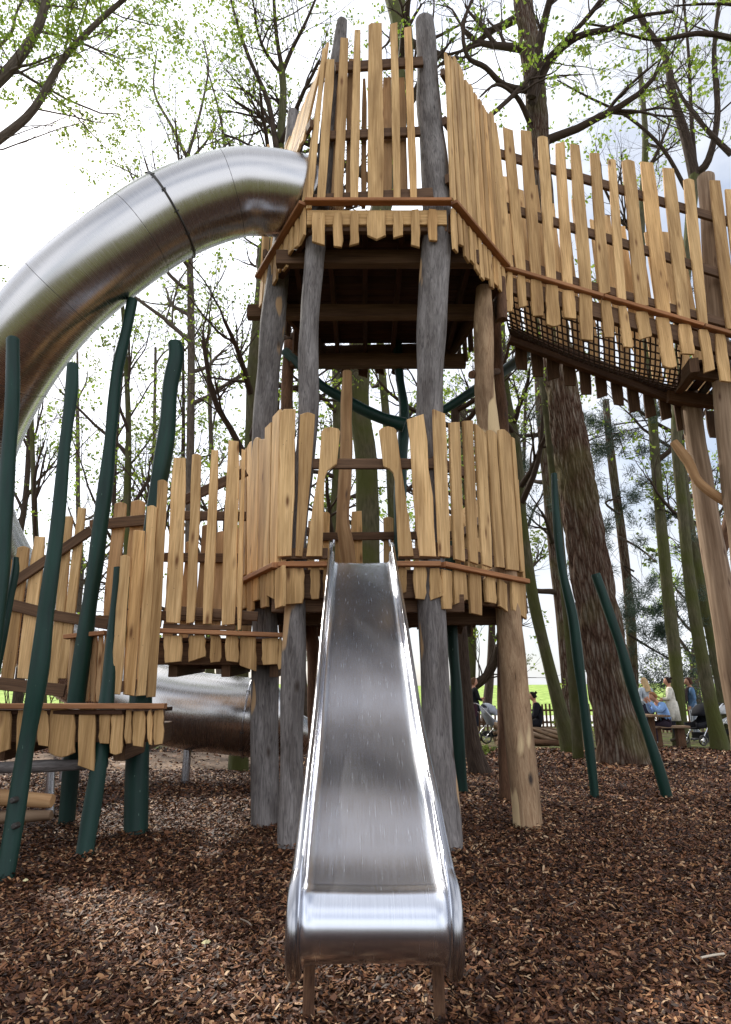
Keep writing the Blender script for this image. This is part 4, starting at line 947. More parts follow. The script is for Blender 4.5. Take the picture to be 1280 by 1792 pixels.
tree('curved_tree', 'bowed mossy tree curving up behind the right side of the tower deck',
     [(998, 1310, 34), (975, 1220, 26), (950, 1120, 22), (930, 1030, 22), (914, 920, 22), (908, 840, 22), (900, 760, 20), (884, 680, 18), (876, 560, 16), (868, 420, 12)], 15, 'moss', limbs=12, zmin=4, ll=(1.8, 3), opt=MED, leafn=4, lsize=.13, dens=.8)
tree('leaning_tree', 'dark ivy-bark tree leaning behind the straight green pole near the seated man',
     [(846, 1368, 44), (830, 1310, 30), (818, 1230, 24), (810, 1130, 22), (806, 1000, 20), (800, 850, 18), (796, 700, 16)], 11.4, 'darkbark', limbs=4, zmin=6, ll=(1.5, 2.5), opt=MED, leafn=3, lsize=.1, dens=.6)
tree('low_branched_tree', 'tree with a thick low bough reaching right over the grass, behind the standing pair',
     [(824, 1290, 22), (824, 1200, 19), (826, 1120, 17), (822, 1000, 16), (815, 850, 14), (810, 700, 12)], 21, 'moss', limbs=8, zmin=6, ll=(2, 3.5), opt=MED, leafn=3, lsize=.17, dens=.6,
     extra=[([(830, 1200), (850, 1185), (866, 1160), (872, 1130)], [21, 20.7, 20.4, 20], .17, .1, 5)])
tree('slim_tree', 'upright dark stem seen just right of the tan tower post',
     [(882, 1300, 20), (878, 1200, 16), (880, 1080, 15), (888, 900, 13), (894, 760, 11)], 20, 'darkbark', limbs=6, zmin=5, ll=(2, 3), opt=MED, leafn=3, lsize=.16, dens=.6)
tree('conifer', 'reddish slim conifer trunk with blue-green needle boughs left of the big pine',
     [(1000, 1280, 26), (985, 1100, 22), (968, 950, 20), (955, 820, 18), (945, 720, 16), (940, 600, 13)], 21, 'pine', limbs=8, zmin=4.5, ll=(1.4, 2.8), opt=dict(lv=3, nb=(4, 3, 2), wig=.16, up=0), con=18, upd=.15)
tree('conifer', 'blue-green conifer whose spreading boughs hang to the right of the big pine trunk',
     [(1110, 1280, 22), (1105, 1100, 20), (1090, 950, 18), (1070, 800, 16), (1060, 700, 12)], 23, 'pine', limbs=0, opt=dict(lv=3, nb=(4, 3, 2), wig=.16, up=0), con=26,
     extra=[([(1085, 940), (1120, 960), (1150, 985)], [22, 21, 20], .05, .02, 10), ([(1085, 900), (1060, 880), (1090, 870)], [22, 21, 21], .05, .02, 5), ([(1100, 1110), (1140, 1135), (1185, 1160)], [22, 21.5, 21], .05, .02, 14),
            ([(1065, 780), (1080, 760), (1095, 800)], [23, 22.5, 22], .04, .02, 7), ([(1110, 1000), (1090, 990), (1120, 1020)], [22, 22, 22], .04, .02, 5)])
# tree behind the tower top
tree('tall_tree', 'tall thick mossy tree standing behind the middle of the tower',
     [(655, 1330, 52), (650, 1100, 46), (645, 950, 44), (640, 800, 42), (628, 690, 40), (640, 500, 40), (680, 300, 40), (705, 120, 40), (702, 40, 38), (680, -30, 34), (640, -120, 28)], 13.5, 'moss', limbs=10, zmin=8, ll=(2, 4), opt=MED, leafn=5, lsize=.13, dens=.8)
tree('slim_tree', 'slim mossy stem seen through the tower just right of the thick tree behind it',
     [(700, 1300, 22), (690, 1000, 18), (682, 800, 16), (668, 640, 15), (660, 500, 13)], 18, 'moss', limbs=7, zmin=5, ll=(2, 3.5), opt=MED, leafn=4, lsize=.15, dens=.7)
tree('slim_tree', 'slim stem seen through the tower to the left of the climbing post',
     [(585, 1310, 20), (582, 1000, 18), (590, 800, 16), (588, 640, 15)], 17, 'moss', limbs=6, zmin=5, ll=(2, 3.5), opt=MED, leafn=4, lsize=.15, dens=.7)
tree('mossy_tree', 'bright mossy trunk standing just left of the tall grey tower posts, under the tube slide',
     [(418, 1330, 34), (424, 1100, 28), (434, 900, 26), (440, 770, 24), (443, 650, 23), (452, 560, 22), (462, 450, 20), (474, 360, 18), (488, 275, 17), (496, 170, 14), (493, 115, 13)], 11.5, 'moss', limbs=16, zmin=5.2, ll=(1.6, 3.2), opt=LIGHT, leafn=3, lsize=.10, dens=.6,
     extra=[([(494, 120), (484, 60), (478, -30)], [11.5, 11.3, 11], .06, .035, 12), ([(495, 125), (512, 85), (535, 40), (560, -20)], [11.5, 11.3, 11, 10.8], .06, .025, 12),
            ([(486, 275), (470, 180), (440, 110), (418, 50), (400, -20)], [11.4, 11.2, 11, 10.9, 10.7], .07, .02, 16), ([(488, 250), (460, 190), (430, 160), (400, 150)], [11.4, 11.2, 11, 11], .045, .015, 12)])
tree('thin_tree', 'thin multi-stemmed tree behind the top of the tube slide, fine twigs against the sky',
     [(330, 1300, 20), (332, 900, 16), (335, 600, 14), (330, 400, 12), (318, 280, 10)], 15, 'bark', limbs=12, zmin=8, ll=(2, 3.6), opt=LIGHT, leafn=2, lsize=.12, dens=.6,
     extra=[([(330, 280), (300, 220), (270, 160), (275, 90)], [15, 15, 15, 15], .06, .02, 14), ([(330, 270), (350, 200), (365, 120), (355, 70)], [15, 15, 15, 15], .05, .02, 14), ([(395, 270), (385, 200), (360, 110)], [15, 15, 15], .05, .02, 12)])
spec = [(-40, 24, 18, 14), (25, 22, 20, 15), (75, 17, 17, 13), (140, 25, 16, 16), (195, 20, 15, 12.5), (222, 16.5, 22, 13), (262, 23, 16, 15), (300, 19, 15, 13), (365, 24, 18, 16), (395, 18, 14, 12)]
where = ['far out by the left picture edge', 'behind the leftmost green pole', 'behind the second green pole', 'between the second and the tallest green pole', 'right behind the tallest green pole', 'forked, between the tallest and the hollow-topped green pole',
         'just left of the hollow-topped green pole', 'right of the hollow-topped green pole', 'above the landing pickets', 'left of the bright mossy trunk']
for i, (x, d, w, hgt) in enumerate(spec):
    lean = U(-25, 25)
    yb = 896 + F * math.tan(math.atan(1.25 / d) + 0 - 0 + TH) if False else 896 + F * math.tan(TH + math.atan(1.25 / d))
    pts = [(x, yb, w * 1.3)]
    for z in (3, 6, 9, hgt):
        a = math.atan((z - CH) / d) - TH; pts.append((x + lean * z / 8 + U(-8, 8), 896 - F * math.tan(a), w * (1 - .72 * z / hgt)))
    tree('woodland_tree', ['slender bare tree ', 'thin spring tree ', 'twiggy dark tree '][i % 3] + where[i], pts, d, ['bark', 'darkbark', 'moss'][i % 3], limbs=7, zmin=3.2, ll=(2, 3.6), opt=LIGHT if i % 3 == 1 else MED, leafn=3, lsize=.15, dens=.8, leafm=['leaf', 'leaf2'][i % 2], group='woodland trees behind the walkway', upd=1.2)
spec2 = [(915, 26), (1225, 34), (1290, 20), (760, 27), (535, 24), (480, 20), (850, 30)]
wh2 = ['beyond the bowed mossy tree', 'beyond the two mossy trunks at right', 'at the right picture edge beyond the branch brace', 'far beyond the straight green pole', 'seen between the two front left tower posts', 'behind the leftmost tower post', 'on the meadow edge beyond the standing pair']
for i, (x, d) in enumerate(spec2):
    yb = 896 + F * math.tan(TH + math.atan(1.25 / d)); pts = [(x, yb, 20)]; hgt = U(11, 15)
    for z in (3, 6, 9, hgt):
        a = math.atan((z - CH) / d) - TH; pts.append((x + U(-10, 10), 896 - F * math.tan(a), 18 * (1 - .75 * z / hgt)))
    tree('background_tree', 'small leafy background tree ' + wh2[i], pts, d, 'darkbark', limbs=7, zmin=2.5, ll=(2, 3.5), opt=MED, leafn=5, lsize=.2, dens=.9, leafm=['leaf2', 'leaf'][i % 2], spread=.3, upd=1)
# overhanging tree beyond the left edge
tree('overhanging_tree', 'large tree outside the left edge whose two thick boughs cross the top left corner',
     [(-520, 1400, 90), (-480, 900, 76), (-420, 500, 60)], 8.5, 'bark', limbs=0, leafn=9, lsize=.08, dens=2.6, opt=dict(lv=3, nb=(4, 4, 3), wig=.25), spread=.16,
     extra=[([(-420, 520), (-150, 350), (0, 243), (60, 190), (110, 105), (165, 45), (222, -5), (290, -60)], [8.5, 8.3, 8.2, 8.1, 8, 7.9, 7.8, 7.8], .085, .03, 20),
            ([(-420, 500), (-150, 270), (-10, 148), (38, 95), (70, 40), (85, -20), (95, -90)], [8.5, 8.2, 8, 8, 7.9, 7.8, 7.8], .115, .05, 18),
            ([(-200, 200), (0, 80), (30, 20), (60, -40)], [8.5, 8.6, 8.6, 8.6], .035, .015, 12)])
# near right overhanging twigs with leaves
tree('overhanging_tree', 'tree outside the right edge with lime leaves hanging into the top right corner',
     [(1700, 1450, 80), (1690, 800, 70), (1640, 300, 60)], 9, 'darkbark', limbs=0, leafn=8, lsize=.11, dens=1.3, opt=dict(lv=3, nb=(3, 3, 3), wig=.25), spread=.16,
     extra=[([(1640, 310), (1400, 120), (1250, 60), (1150, 70), (1080, 55)], [9, 9, 9, 9, 9], .09, .015, 16), ([(1640, 300), (1450, 60), (1300, 10), (1180, 10)], [9, 9.2, 9.4, 9.4], .08, .015, 14)])
def sprig(px, d, label, n=9):
    pass
# shrubs / undergrowth
def shrub(x, d, hgt, w, label, m='leaf', n=260, ls=.09):
    p = G(x, 896 + F * math.tan(TH + math.atan(1.25 / d))) ; root = thing('shrub', label, 'shrub', (p.x, p.y, 0))
    T = TM()
    for k in range(7):
        a = U(0, 2 * PI); grow(T, p + V((math.cos(a), math.sin(a), 0)) * .05, V((math.cos(a) * w, math.sin(a) * w, hgt)), hgt * U(.6, 1), .02, 1, dict(lv=2, nb=(4, 4, 3), wig=.2))
    T.mb.build('stems', M['darkbark'], root); cm = MB(); leaves(T.tips, 9, ls, .2 * hgt, cm); cm.build('foliage', M[m], root)
shrub(1012, 17, .5, .6, 'low leafy plant beside the leaning trunk, next to the woven log seat')
shrub(990, 17.6, .4, .5, 'low weed patch right of the woven log seat', 'leaf2')
shrub(850, 14.5, .18, .4, 'small ivy tuft at the foot of the leaning dark tree', 'leaf2')
shrub(1140, 12.5, .15, .4, 'tiny ivy tuft at the right foot of the big pine', 'leaf2')
for i, (x, d, wd) in enumerate([(60, 27, 'behind the left walkway'), (330, 30, 'seen over the lower tube'), (600, 32, 'behind the slide'), (1150, 34, 'behind the picnic group'), (1240, 30, 'at far right beyond the pushchair')]):
    shrub(x, d, 2.6, .9, 'rough hedge bush on the wood edge ' + wd, 'leaf2', ls=.2)
for i, (x, d, wd) in enumerate([(20, 19, 'beyond the far left pickets'), (110, 21, 'between the first two green poles'), (215, 20, 'behind the tall picket pair'), (285, 22, 'behind the thick hollow-topped pole')]):
    shrub(x, d, 3.2, .7, 'spring bush ' + wd, 'leaf', ls=.17)

# ================================================================ FAR FENCE, HILL TREES
pf = thing('paling_fence', 'low dark paling fence between the woodland and the meadow', 'fence', (0, 25, 0))
mb = MB(); x = -14
while x < 19:
    hgt = U(.84, .93); beam(mb, V((x, 25, -.15)), V((x + U(-.02, .02), 25, hgt)), .07, .03, V((1, 0, 0))); x += .15
mb.build('palings', M['dkpost'], pf)
mb = MB(); beam(mb, V((-14, 25.05, .25)), V((19, 25.05, .25)), .04, .07); beam(mb, V((-14, 25.05, .68)), V((19, 25.05, .68)), .04, .07); mb.build('rail', M['dkpost'], pf)
M['fartree'] = leafmat('far_tree_twigs', [(.20, .20, .15), (.26, .25, .19), (.17, .19, .12)], .3)
for i in range(14):
    x = -75 + i * 13 + U(-3, 3); y = U(115, 135); z0 = 2.6; hgt = U(5, 9); root = thing('distant_tree', 'hazy bare tree on the skyline beyond the meadow', 'tree', (x, y, z0), 'distant trees on the skyline')
    T = TM(); grow(T, V((x, y, z0)), V((0, 0, 1)), hgt * .6, .25, 0, dict(lv=3, nb=(7, 5, 4), wig=.12, up=.1)); T.mb.build('trunk', M['bark'], root)
    cm = MB(); leaves(T.tips, 3, .55, .6, cm); cm.build('crown', M['fartree'], root)

# ================================================================ LOG SEAT, STUMP, PICNIC TABLE
def P(px, py, d): return W(px, py, d)
def gx(px, d): r = ray(px, 896 + F * math.tan(TH + math.atan(1.25 / d))); return r.x / r.y * d
ls = thing('woven_log_seat', 'twisted brown woven log seat under the person in black', 'log seat', (gx(930, 17.2), 17.2, 0))
mb = MB(); a, b = gx(868, 17.2), gx(984, 17.2)
for k in range(16):
    ph = k * .7; r0 = .24; path = []
    for j in range(15):
        t = j / 14; an = ph + t * 2.6; rr0 = r0 * (1 - .35 * t * t) * U(.92, 1.06)
        path.append(V((a + (b - a) * t, 17.2 + math.cos(an) * rr0, .27 - .08 * t + math.sin(an) * rr0 * .95)))
    tube(mb, path, [U(.035, .065)] * 15, 6)
mb.build('twisted_stems', M['log'], ls)
mb = MB(); tube(mb, catmull([V((a + .4, 17.0, .08)), V(((a + b) / 2, 16.9, .1)), V((b, 17.0, .06))], 5), .07, 8); mb.build('base_log', M['dkpost'], ls)
def stump(x, d, r, hgt, label):
    mb = MB(); p = V((gx(x, d), d, 0)); tube(mb, [p - V((0, 0, .1)), p + V((0, 0, .05)), p + V((0, 0, hgt * .6)), p + V((0, 0, hgt))], [r * 1.15, r * 1.08, r, r * .97], 20, True, lambda q, a, l: .02 * math.sin(a * 7)); tag(mb.build('stump', M['log']), label, 'stump')
stump(1020, 17.0, .19, .52, 'short brown stump between the log seat and the pine')
pt = thing('picnic_table', 'brown timber picnic table and bench used by the seated group on the right', 'picnic table', (gx(1150, 17.3), 17.3, 0))
tx = gx(1128, 17.6); bx = gx(1178, 17.2)
mb = MB()
for k in range(5): beam(mb, V((tx - .35 + k * .15, 16.6, .73)), V((tx - .35 + k * .15, 18.3, .73)), .14, .045)
mb.build('tabletop', M['log'], pt)
mb = MB()
for k in range(2): beam(mb, V((bx - .52, 17.1 + k * .2, .45)), V((bx + .42, 17.1 + k * .2, .45)), .19, .055)
mb.build('bench', M['log'], pt)
for x in (bx - .38, bx + .22):
    mb = MB(); beam(mb, V((x, 17.2, .42)), V((x, 17.2, -.05)), .16, .2, V((0, 1, 0))); mb.build('leg', M['dkpost'], pt)
mb = MB(); beam(mb, V((tx, 17.0, .7)), V((tx, 17.0, -.05)), .12, .12, V((1, 0, 0))); beam(mb, V((tx, 18.0, .7)), V((tx, 18.0, -.05)), .12, .12, V((1, 0, 0))); mb.build('leg', M['dkpost'], pt)
# ================================================================ PEOPLE
CM = {}
def cmat(c, rough=.8):
    k = tuple(round(x, 3) for x in c)
    if k not in CM: CM[k] = simple('cloth_%d' % len(CM), c, rough, nz=.15, sc=18, bump=.3, spec=.15)
    return CM[k]
SKIN = (.56, .30, .20)
def person(label, x, d, ang, J, col, hair, hairlen=.0, coat=0, nm='person', fat=1.0, zoff=0, scarf=None):
    """J: overrides of joint positions (local: x right, y forward, z up)"""
    root = thing(nm, label, 'person', (gx(x, d) if abs(x) > 20 else x, d, zoff))
    B = dict(pel=(0, 0, .92), sp=(0, 0, 1.12), ch=(0, .01, 1.30), nk=(0, 0, 1.45), hd=(0, .02, 1.535),
             ls=(-.17, 0, 1.38), le=(-.24, -.02, 1.12), lw=(-.24, .06, .88), rs=(.17, 0, 1.38), re=(.24, -.02, 1.12), rw=(.24, .06, .88),
             lh=(-.09, 0, .88), lk=(-.10, .02, .49), la=(-.10, -.02, .09), lt=(-.11, .15, .04), rh=(.09, 0, .88), rk=(.10, .02, .49), ra=(.10, -.02, .09), rt=(.11, .15, .04))
    B.update(J); B = {k: V(v) for k, v in B.items()}
    edges = [('pel', 'sp', 'top'), ('sp', 'ch', 'top'), ('ch', 'nk', 'skin'), ('nk', 'hd', 'skin'), ('ch', 'ls', 'top'), ('ls', 'le', 'top'), ('le', 'lw', 'top'), ('ch', 'rs', 'top'), ('rs', 're', 'top'), ('re', 'rw', 'top'),
             ('pel', 'lh', 'leg'), ('lh', 'lk', 'leg'), ('lk', 'la', 'leg'), ('la', 'lt', 'shoe'), ('pel', 'rh', 'leg'), ('rh', 'rk', 'leg'), ('rk', 'ra', 'leg'), ('ra', 'rt', 'shoe')]
    rad = dict(pel=(.15, .12), sp=(.135, .105), ch=(.155, .11), nk=(.055, .055), hd=(.05, .05), ls=(.068, .065), rs=(.068, .065), le=(.048, .048), re=(.048, .048), lw=(.034, .03), rw=(.034, .03),
               lh=(.095, .095), rh=(.095, .095), lk=(.062, .062), rk=(.062, .062), la=(.042, .042), ra=(.042, .042), lt=(.04, .03), rt=(.04, .03))
    names = list(B)
    me = bpy.data.meshes.new('p'); me.from_pydata([B[k] for k in names], [(names.index(a), names.index(b)) for a, b, _ in edges], [])
    o = bpy.data.objects.new('p', me); COL.objects.link(o); md = o.modifiers.new('s', 'SKIN'); sl = me.skin_vertices[0].data if me.skin_vertices else None
    if sl is None: return root
    for i, k in enumerate(names):
        r = rad[k]; f = fat if k in ('pel', 'sp', 'ch', 'ls', 'rs', 'le', 're', 'lh', 'rh') else 1; sl[i].radius = (r[0] * f, r[1] * f); sl[i].use_root = (k == 'pel')
    o.modifiers.new('d', 'SUBSURF').levels = 2
    dg = bpy.context.evaluated_depsgraph_get(); ev = o.evaluated_get(dg); m2 = bpy.data.meshes.new_from_object(ev)
    vs = [v.co.copy() for v in m2.vertices]; fs = [list(p.vertices) for p in m2.polygons]
    bpy.data.objects.remove(o)
    slots = ['skin', 'top', 'leg', 'shoe']; mats = [cmat(SKIN, .55), cmat(col['top']), cmat(col['leg']), cmat(col['shoe'])]
    def near(c):
        best = (9, 'top')
        for a, b, t in edges:
            p, q = B[a], B[b]; e = q - p; k = max(0, min(1, (c - p).dot(e) / max(1e-6, e.dot(e)))); dd = (c - (p + e * k)).length
            if t == 'skin' and a == 'ch' and k < .55: t = 'top'
            if dd < best[0]: best = (dd, t)
        if best[1] == 'leg' and coat and c.z > B['pel'].z - coat: return 'top'
        return best[1]
    rot = Matrix.Rotation(ang, 3, 'Z'); mb = MB()
    X = lambda v: rot @ v + V(root.location)
    for f in fs:
        c = sum((vs[i] for i in f), V()) / len(f); mb.sm.append(True); mb.mi.append(slots.index(near(c))); mb.f.append(f); mb.uv.extend([(0, 0)] * len(f))
    mb.v = [X(v) for v in vs]
    # head with face
    hd = B['hd'] + (B['hd'] - B['nk']).normalized() * .06; upv = (B['hd'] - B['nk']).normalized(); fw = V((0, 1, 0)); fw = (fw - upv * fw.dot(upv)).normalized(); rt = fw.cross(upv)
    hv = []; hf = []; NS, NR = 14, 10
    for i in range(NR + 1):
        a = PI * i / NR
        for k in range(NS):
            t = 2 * PI * k / NS; xx = math.sin(a) * math.cos(t) * .075; yy = math.sin(a) * math.sin(t) * .092; zz = math.cos(a) * .115
            if zz < 0: xx *= 1 + zz * 2.4; yy *= 1 + zz * 1.2
            if math.sin(t) > .9 and -.035 < zz < .01: yy += .02   # nose
            if abs(math.cos(t)) > .3 and math.sin(t) > .7 and .0 < zz < .04: yy -= .008
            hv.append(X(hd + rt * xx + fw * yy + upv * zz))
    for i in range(NR):
        for k in range(NS): j = (k + 1) % NS; hf.append([i*NS+k, i*NS+j, (i+1)*NS+j, (i+1)*NS+k])
    mb.add(hv, hf, None, True, 0)
    # hands with fingers
    for wn, en in (('lw', 'le'), ('rw', 're')):
        w = B[wn]; dr = (w - B[en]).normalized(); sd = dr.cross(V((0, 0, 1)))
        sd = sd.normalized() if sd.length > .1 else V((1, 0, 0)); nn = sd.cross(dr)
        tube(mb, [X(w - dr * .02), X(w + dr * .04), X(w + dr * .085)], [.026, .036, .03], 8, True, mi=0)
        for k in range(4):
            q = w + dr * .08 + sd * (-.027 + k * .018); L = [.06, .072, .068, .052][k]
            tube(mb, [X(q), X(q + dr * L * .5 + nn * .006), X(q + dr * L * .85 + nn * .024)], [.009, .0085, .007], 5, True, mi=0)
        q = w + dr * .03 + sd * .03; tube(mb, [X(q), X(q + dr * .03 + sd * .025), X(q + dr * .06 + sd * .03)], [.011, .01, .008], 5, True, mi=0)
    body = mb.build('body', mats, root)
    # eyes and mouth
    me_ = MB()
    for s in (-1, 1): 
        c = hd + rt * .03 * s + fw * .083 + upv * .012; tube(me_, [X(c - rt * .009), X(c + rt * .009)], .006, 5)
    c = hd + fw * .082 - upv * .052; tube(me_, [X(c - rt * .018), X(c + rt * .018)], .004, 5); me_.build('eyes_and_mouth', cmat((.12, .04, .035)), root)
    # hair
    mh = MB(); hv = []; hf = []; NR2 = 9
    for i in range(NR2 + 1):
        a = PI * .58 * i / NR2
        for k in range(NS):
            t = 2 * PI * k / NS; front = math.sin(t) > .35
            lim = .30 if front else 1.0
            aa = min(a, PI * .56 * (lim + .0)) if front else a
            xx = math.sin(aa) * math.cos(t) * .092; yy = math.sin(aa) * math.sin(t) * .104 - .012; zz = math.cos(aa) * .128 + .006
            if not front and i == NR2: zz -= .03 + hairlen; yy -= hairlen * .15
            if not front and i == NR2 - 1: zz -= hairlen * .55; yy -= hairlen * .12
            hv.append(X(hd + rt * xx + fw * yy + upv * zz + rv() * .003))
    for i in range(NR2):
        for k in range(NS): j = (k + 1) % NS; hf.append([i*NS+k, i*NS+j, (i+1)*NS+j, (i+1)*NS+k])
    mh.add(hv, hf, None, True)
    if hairlen < 0: tube(mh, [X(hd - fw * .09 + upv * .06), X(hd - fw * .15 + upv * .08)], [.03, .035], 8)
    ho = mh.build('hair', cmat(hair), root)
    if coat:   # skirt of coat / jumper hem as clothing
        mc = MB(); path = [B['sp'].lerp(B['pel'], .2), B['pel'], B['pel'] - V((0, 0, coat))]; tube(mc, [X(p) for p in path], [.135 * min(fat, 1.1), .155 * min(fat, 1.1), .165 * min(fat, 1.1)], 16, False, lambda p, a, l: .012 * math.sin(a * 6) * l / .3)
        mc.build('coat_skirt', cmat(col['top']), root).modifiers.new('t', 'SOLIDIFY').thickness = .01
    if scarf:
        ms = MB(); nk = B['nk']; tube(ms, [X(nk + V((math.cos(t) * .085, math.sin(t) * .085, -.02 + .01 * math.sin(t * 3)))) for t in [2 * PI * k / 12 for k in range(13)]], .035, 8, False)
        tube(ms, [X(nk + V((.05, .1, -.03))), X(nk + V((.06, .15, -.2))), X(nk + V((.06, .15, -.45)))], [.035, .045, .04], 8); tube(ms, [X(nk + V((-.05, .1, -.03))), X(nk + V((-.06, .15, -.22))), X(nk + V((-.05, .15, -.38)))], [.035, .045, .04], 8)
        ms.build('scarf', cmat(scarf), root)
    return root
sit = dict(pel=(0, 0, .50), sp=(0, .03, .70), ch=(0, .07, .90), nk=(0, .09, 1.05), hd=(0, .12, 1.135), ls=(-.17, .06, .97), rs=(.17, .06, .97),
           lh=(-.1, .05, .50), rh=(.1, .05, .50), lk=(-.13, .45, .50), rk=(.13, .45, .50), la=(-.13, .42, .09), ra=(.13, .42, .09), lt=(-.13, .58, .04), rt=(.13, .58, .04),
           le=(-.24, .12, .72), re=(.24, .12, .72), lw=(-.15, .34, .60), rw=(.15, .34, .60))
def S(**k): d = dict(sit); d.update(k); return d
cross_arms = dict(le=(-.25, .06, 1.13), lw=(.02, .2, 1.14), re=(.25, .06, 1.13), rw=(-.02, .23, 1.1))
LEFT = PI / 2
person('standing woman with long blonde hair in a pale grey sweater, seen from behind', 1141, 18.6, .3, dict(le=(-.25, .02, 1.13), lw=(-.12, .2, 1.0), re=(.25, .02, 1.13), rw=(.12, .2, 1.0)), dict(top=(.42, .47, .52), leg=(.03, .03, .05), shoe=(.05, .05, .05)), (.55, .38, .2), hairlen=.24, fat=1.2)
person('person in a light blue fleece sitting on the bench with hands raised to the face', 1176, 17.2, LEFT, S(le=(-.22, .34, .82), lw=(-.08, .46, 1.08), re=(.24, .34, .80), rw=(.08, .48, 1.06), sp=(0, .08, .72), ch=(0, .17, .92), nk=(0, .24, 1.05), hd=(0, .30, 1.14), ls=(-.19, .17, .98), rs=(.19, .17, .98)), dict(top=(.24, .40, .70), leg=(.03, .02, .03), shoe=(.5, .5, .5)), (.24, .11, .05), fat=1.6)
person('dark-haired woman standing with folded arms in a cream hooded coat', 1184, 18.2, LEFT - .4, cross_arms, dict(top=(.68, .64, .55), leg=(.03, .03, .04), shoe=(.1, .08, .06)), (.03, .018, .014), hairlen=-.01, coat=.36, fat=1.28)
person('person in a denim jacket and dark scarf standing half behind the slim trunk', 1221, 18.6, LEFT - .2, dict(rw=(.06, .3, 1.18), re=(.24, .08, 1.12), lw=(-.2, .12, .92)), dict(top=(.10, .18, .30), leg=(.30, .33, .38), shoe=(.1, .1, .1)), (.07, .03, .02), hairlen=.02, scarf=(.08, .06, .06), zoff=0)
person('person with dark tied hair sitting on the woven log in a black hooded coat', 948, 17.3, LEFT - .2, S(pel=(0, 0, .58), sp=(0, .02, .76), lh=(-.1, .05, .55), rh=(.1, .05, .55)), dict(top=(.012, .012, .016), leg=(.015, .015, .02), shoe=(.02, .02, .02)), (.012, .008, .007), hairlen=-.01, fat=1.4)
person('person in a black coat standing with folded arms beside the silver pushchair', 833, 18.6, -PI / 2 + .2, cross_arms, dict(top=(.012, .012, .015), leg=(.02, .02, .03), shoe=(.2, .08, .03)), (.10, .05, .025), hairlen=.03, fat=1.05, coat=.12)
person('person in a white top standing partly hidden behind the green pole', 816, 18.9, -.9, {}, dict(top=(.6, .6, .62), leg=(.03, .04, .08), shoe=(.03, .03, .03)), (.05, .02, .015), hairlen=.02)
person('seated man in a dark jacket over a red top, tan boots, one leg crossed', 826, 17.4, PI - .5, S(rk=(.10, .42, .62), ra=(-.10, .55, .48), rt=(-.22, .66, .42), le=(-.2, .16, .72), lw=(-.02, .36, .66)), dict(top=(.04, .015, .022), leg=(.018, .022, .04), shoe=(.38, .14, .04)), (.16, .09, .05))
# seat for him
stump(826, 17.75, .2, .43, 'small stump seat under the man with crossed legs')
# ================================================================ PUSHCHAIRS
def pram(label, x, d, ang, body, frame, wheels=.14):
    root = thing('pushchair', label, 'pushchair', (gx(x, d), d, 0)); rot = Matrix.Rotation(ang, 3, 'Z'); X = lambda a, b, c: rot @ V((a, b, c)) + V(root.location)
    fm = simple('pram_metal', frame, .3, .8)
    for s in (-1, 1):
        mb = MB(); tube(mb, catmull([X(s * .24, -.55, 1.02), X(s * .25, -.42, .95), X(s * .26, .0, .55), X(s * .27, .32, wheels)], 4), .013, 8); tube(mb, [X(s * .26, .05, .52), X(s * .27, -.32, wheels)], .012, 8); mb.build('frame_tube', fm, root)
    mb = MB(); tube(mb, [X(-.24, -.55, 1.02), X(.24, -.55, 1.02)], .018, 8); mb.build('handle', M['seam'], root)
    for s in (-1, 1):
        for y in (.32, -.32):
            mb = MB(); c = (s * .29, y, wheels); tube(mb, [X(c[0], c[1] + math.cos(t) * wheels * .85, c[2] + math.sin(t) * wheels * .85) for t in [2 * PI * k / 16 for k in range(17)]], .022, 6, False)
            w = mb.build('wheel', M['seam'], root)
            mh = MB(); tube(mh, [X(c[0] - .02, c[1], c[2]), X(c[0] + .02, c[1], c[2])], .03, 8)
            for k in range(5): t = 2 * PI * k / 5; tube(mh, [X(*c), X(c[0], c[1] + math.cos(t) * wheels * .8, c[2] + math.sin(t) * wheels * .8)], .007, 4)
            mh.build('hub', fm, w)
    # seat shell
    mb = MB(); vs = []; fs = []; prof = [(.38, .42), (.30, .40), (.1, .42), (-.05, .5), (-.18, .75), (-.22, .9)]
    for y, z in prof:
        for xx, dz in ((-.22, .14), (-.2, 0), (0, -.02), (.2, 0), (.22, .14)): vs.append(X(xx, y, z + dz * (1 if z < .7 else .3)))
    for i in range(len(prof) - 1):
        for k in range(4): fs.append([i*5+k, i*5+k+1, (i+1)*5+k+1, (i+1)*5+k])
    mb.add(vs, fs, None, True); o = mb.build('seat', cmat(body), root); o.modifiers.new('t', 'SOLIDIFY').thickness = .03
    mb = MB(); vs = []; fs = []
    for i in range(8):
        a = -.35 + PI * .62 * i / 7
        for k in range(9):
            t = PI * k / 8; vs.append(X(math.cos(t) * .24, -.12 + math.sin(a) * .3 * (1 if True else 0) * (.35 + .65 * math.sin(t)), .72 + math.cos(a) * .30 * (.2 + .8 * math.sin(t))))
    for i in range(7):
        for k in range(8): fs.append([i*9+k, i*9+k+1, (i+1)*9+k+1, (i+1)*9+k])
    mb.add(vs, fs, None, True); o = mb.build('hood', cmat(body), root); o.modifiers.new('t', 'SOLIDIFY').thickness = .015
    mb = MB(); beam(mb, X(-.18, 0, .24), X(.18, 0, .24), .4, .14, None); mb.build('basket', cmat((.02, .02, .02)), root)
    return root
pram('silver framed pushchair with a pale grey seat beside the black-coated person', 862, 17.9, -PI / 2 + .3, (.35, .37, .42), (.7, .7, .72), .17)
pram('black pushchair with white trim in front of the slim trunk at right', 1234, 17.3, PI / 2 + .3, (.012, .012, .015), (.7, .7, .72), .13)
pram('white and black pushchair at the right edge behind the trunks', 1275, 19.0, PI / 2 - .4, (.6, .6, .62), (.6, .6, .6), .13)
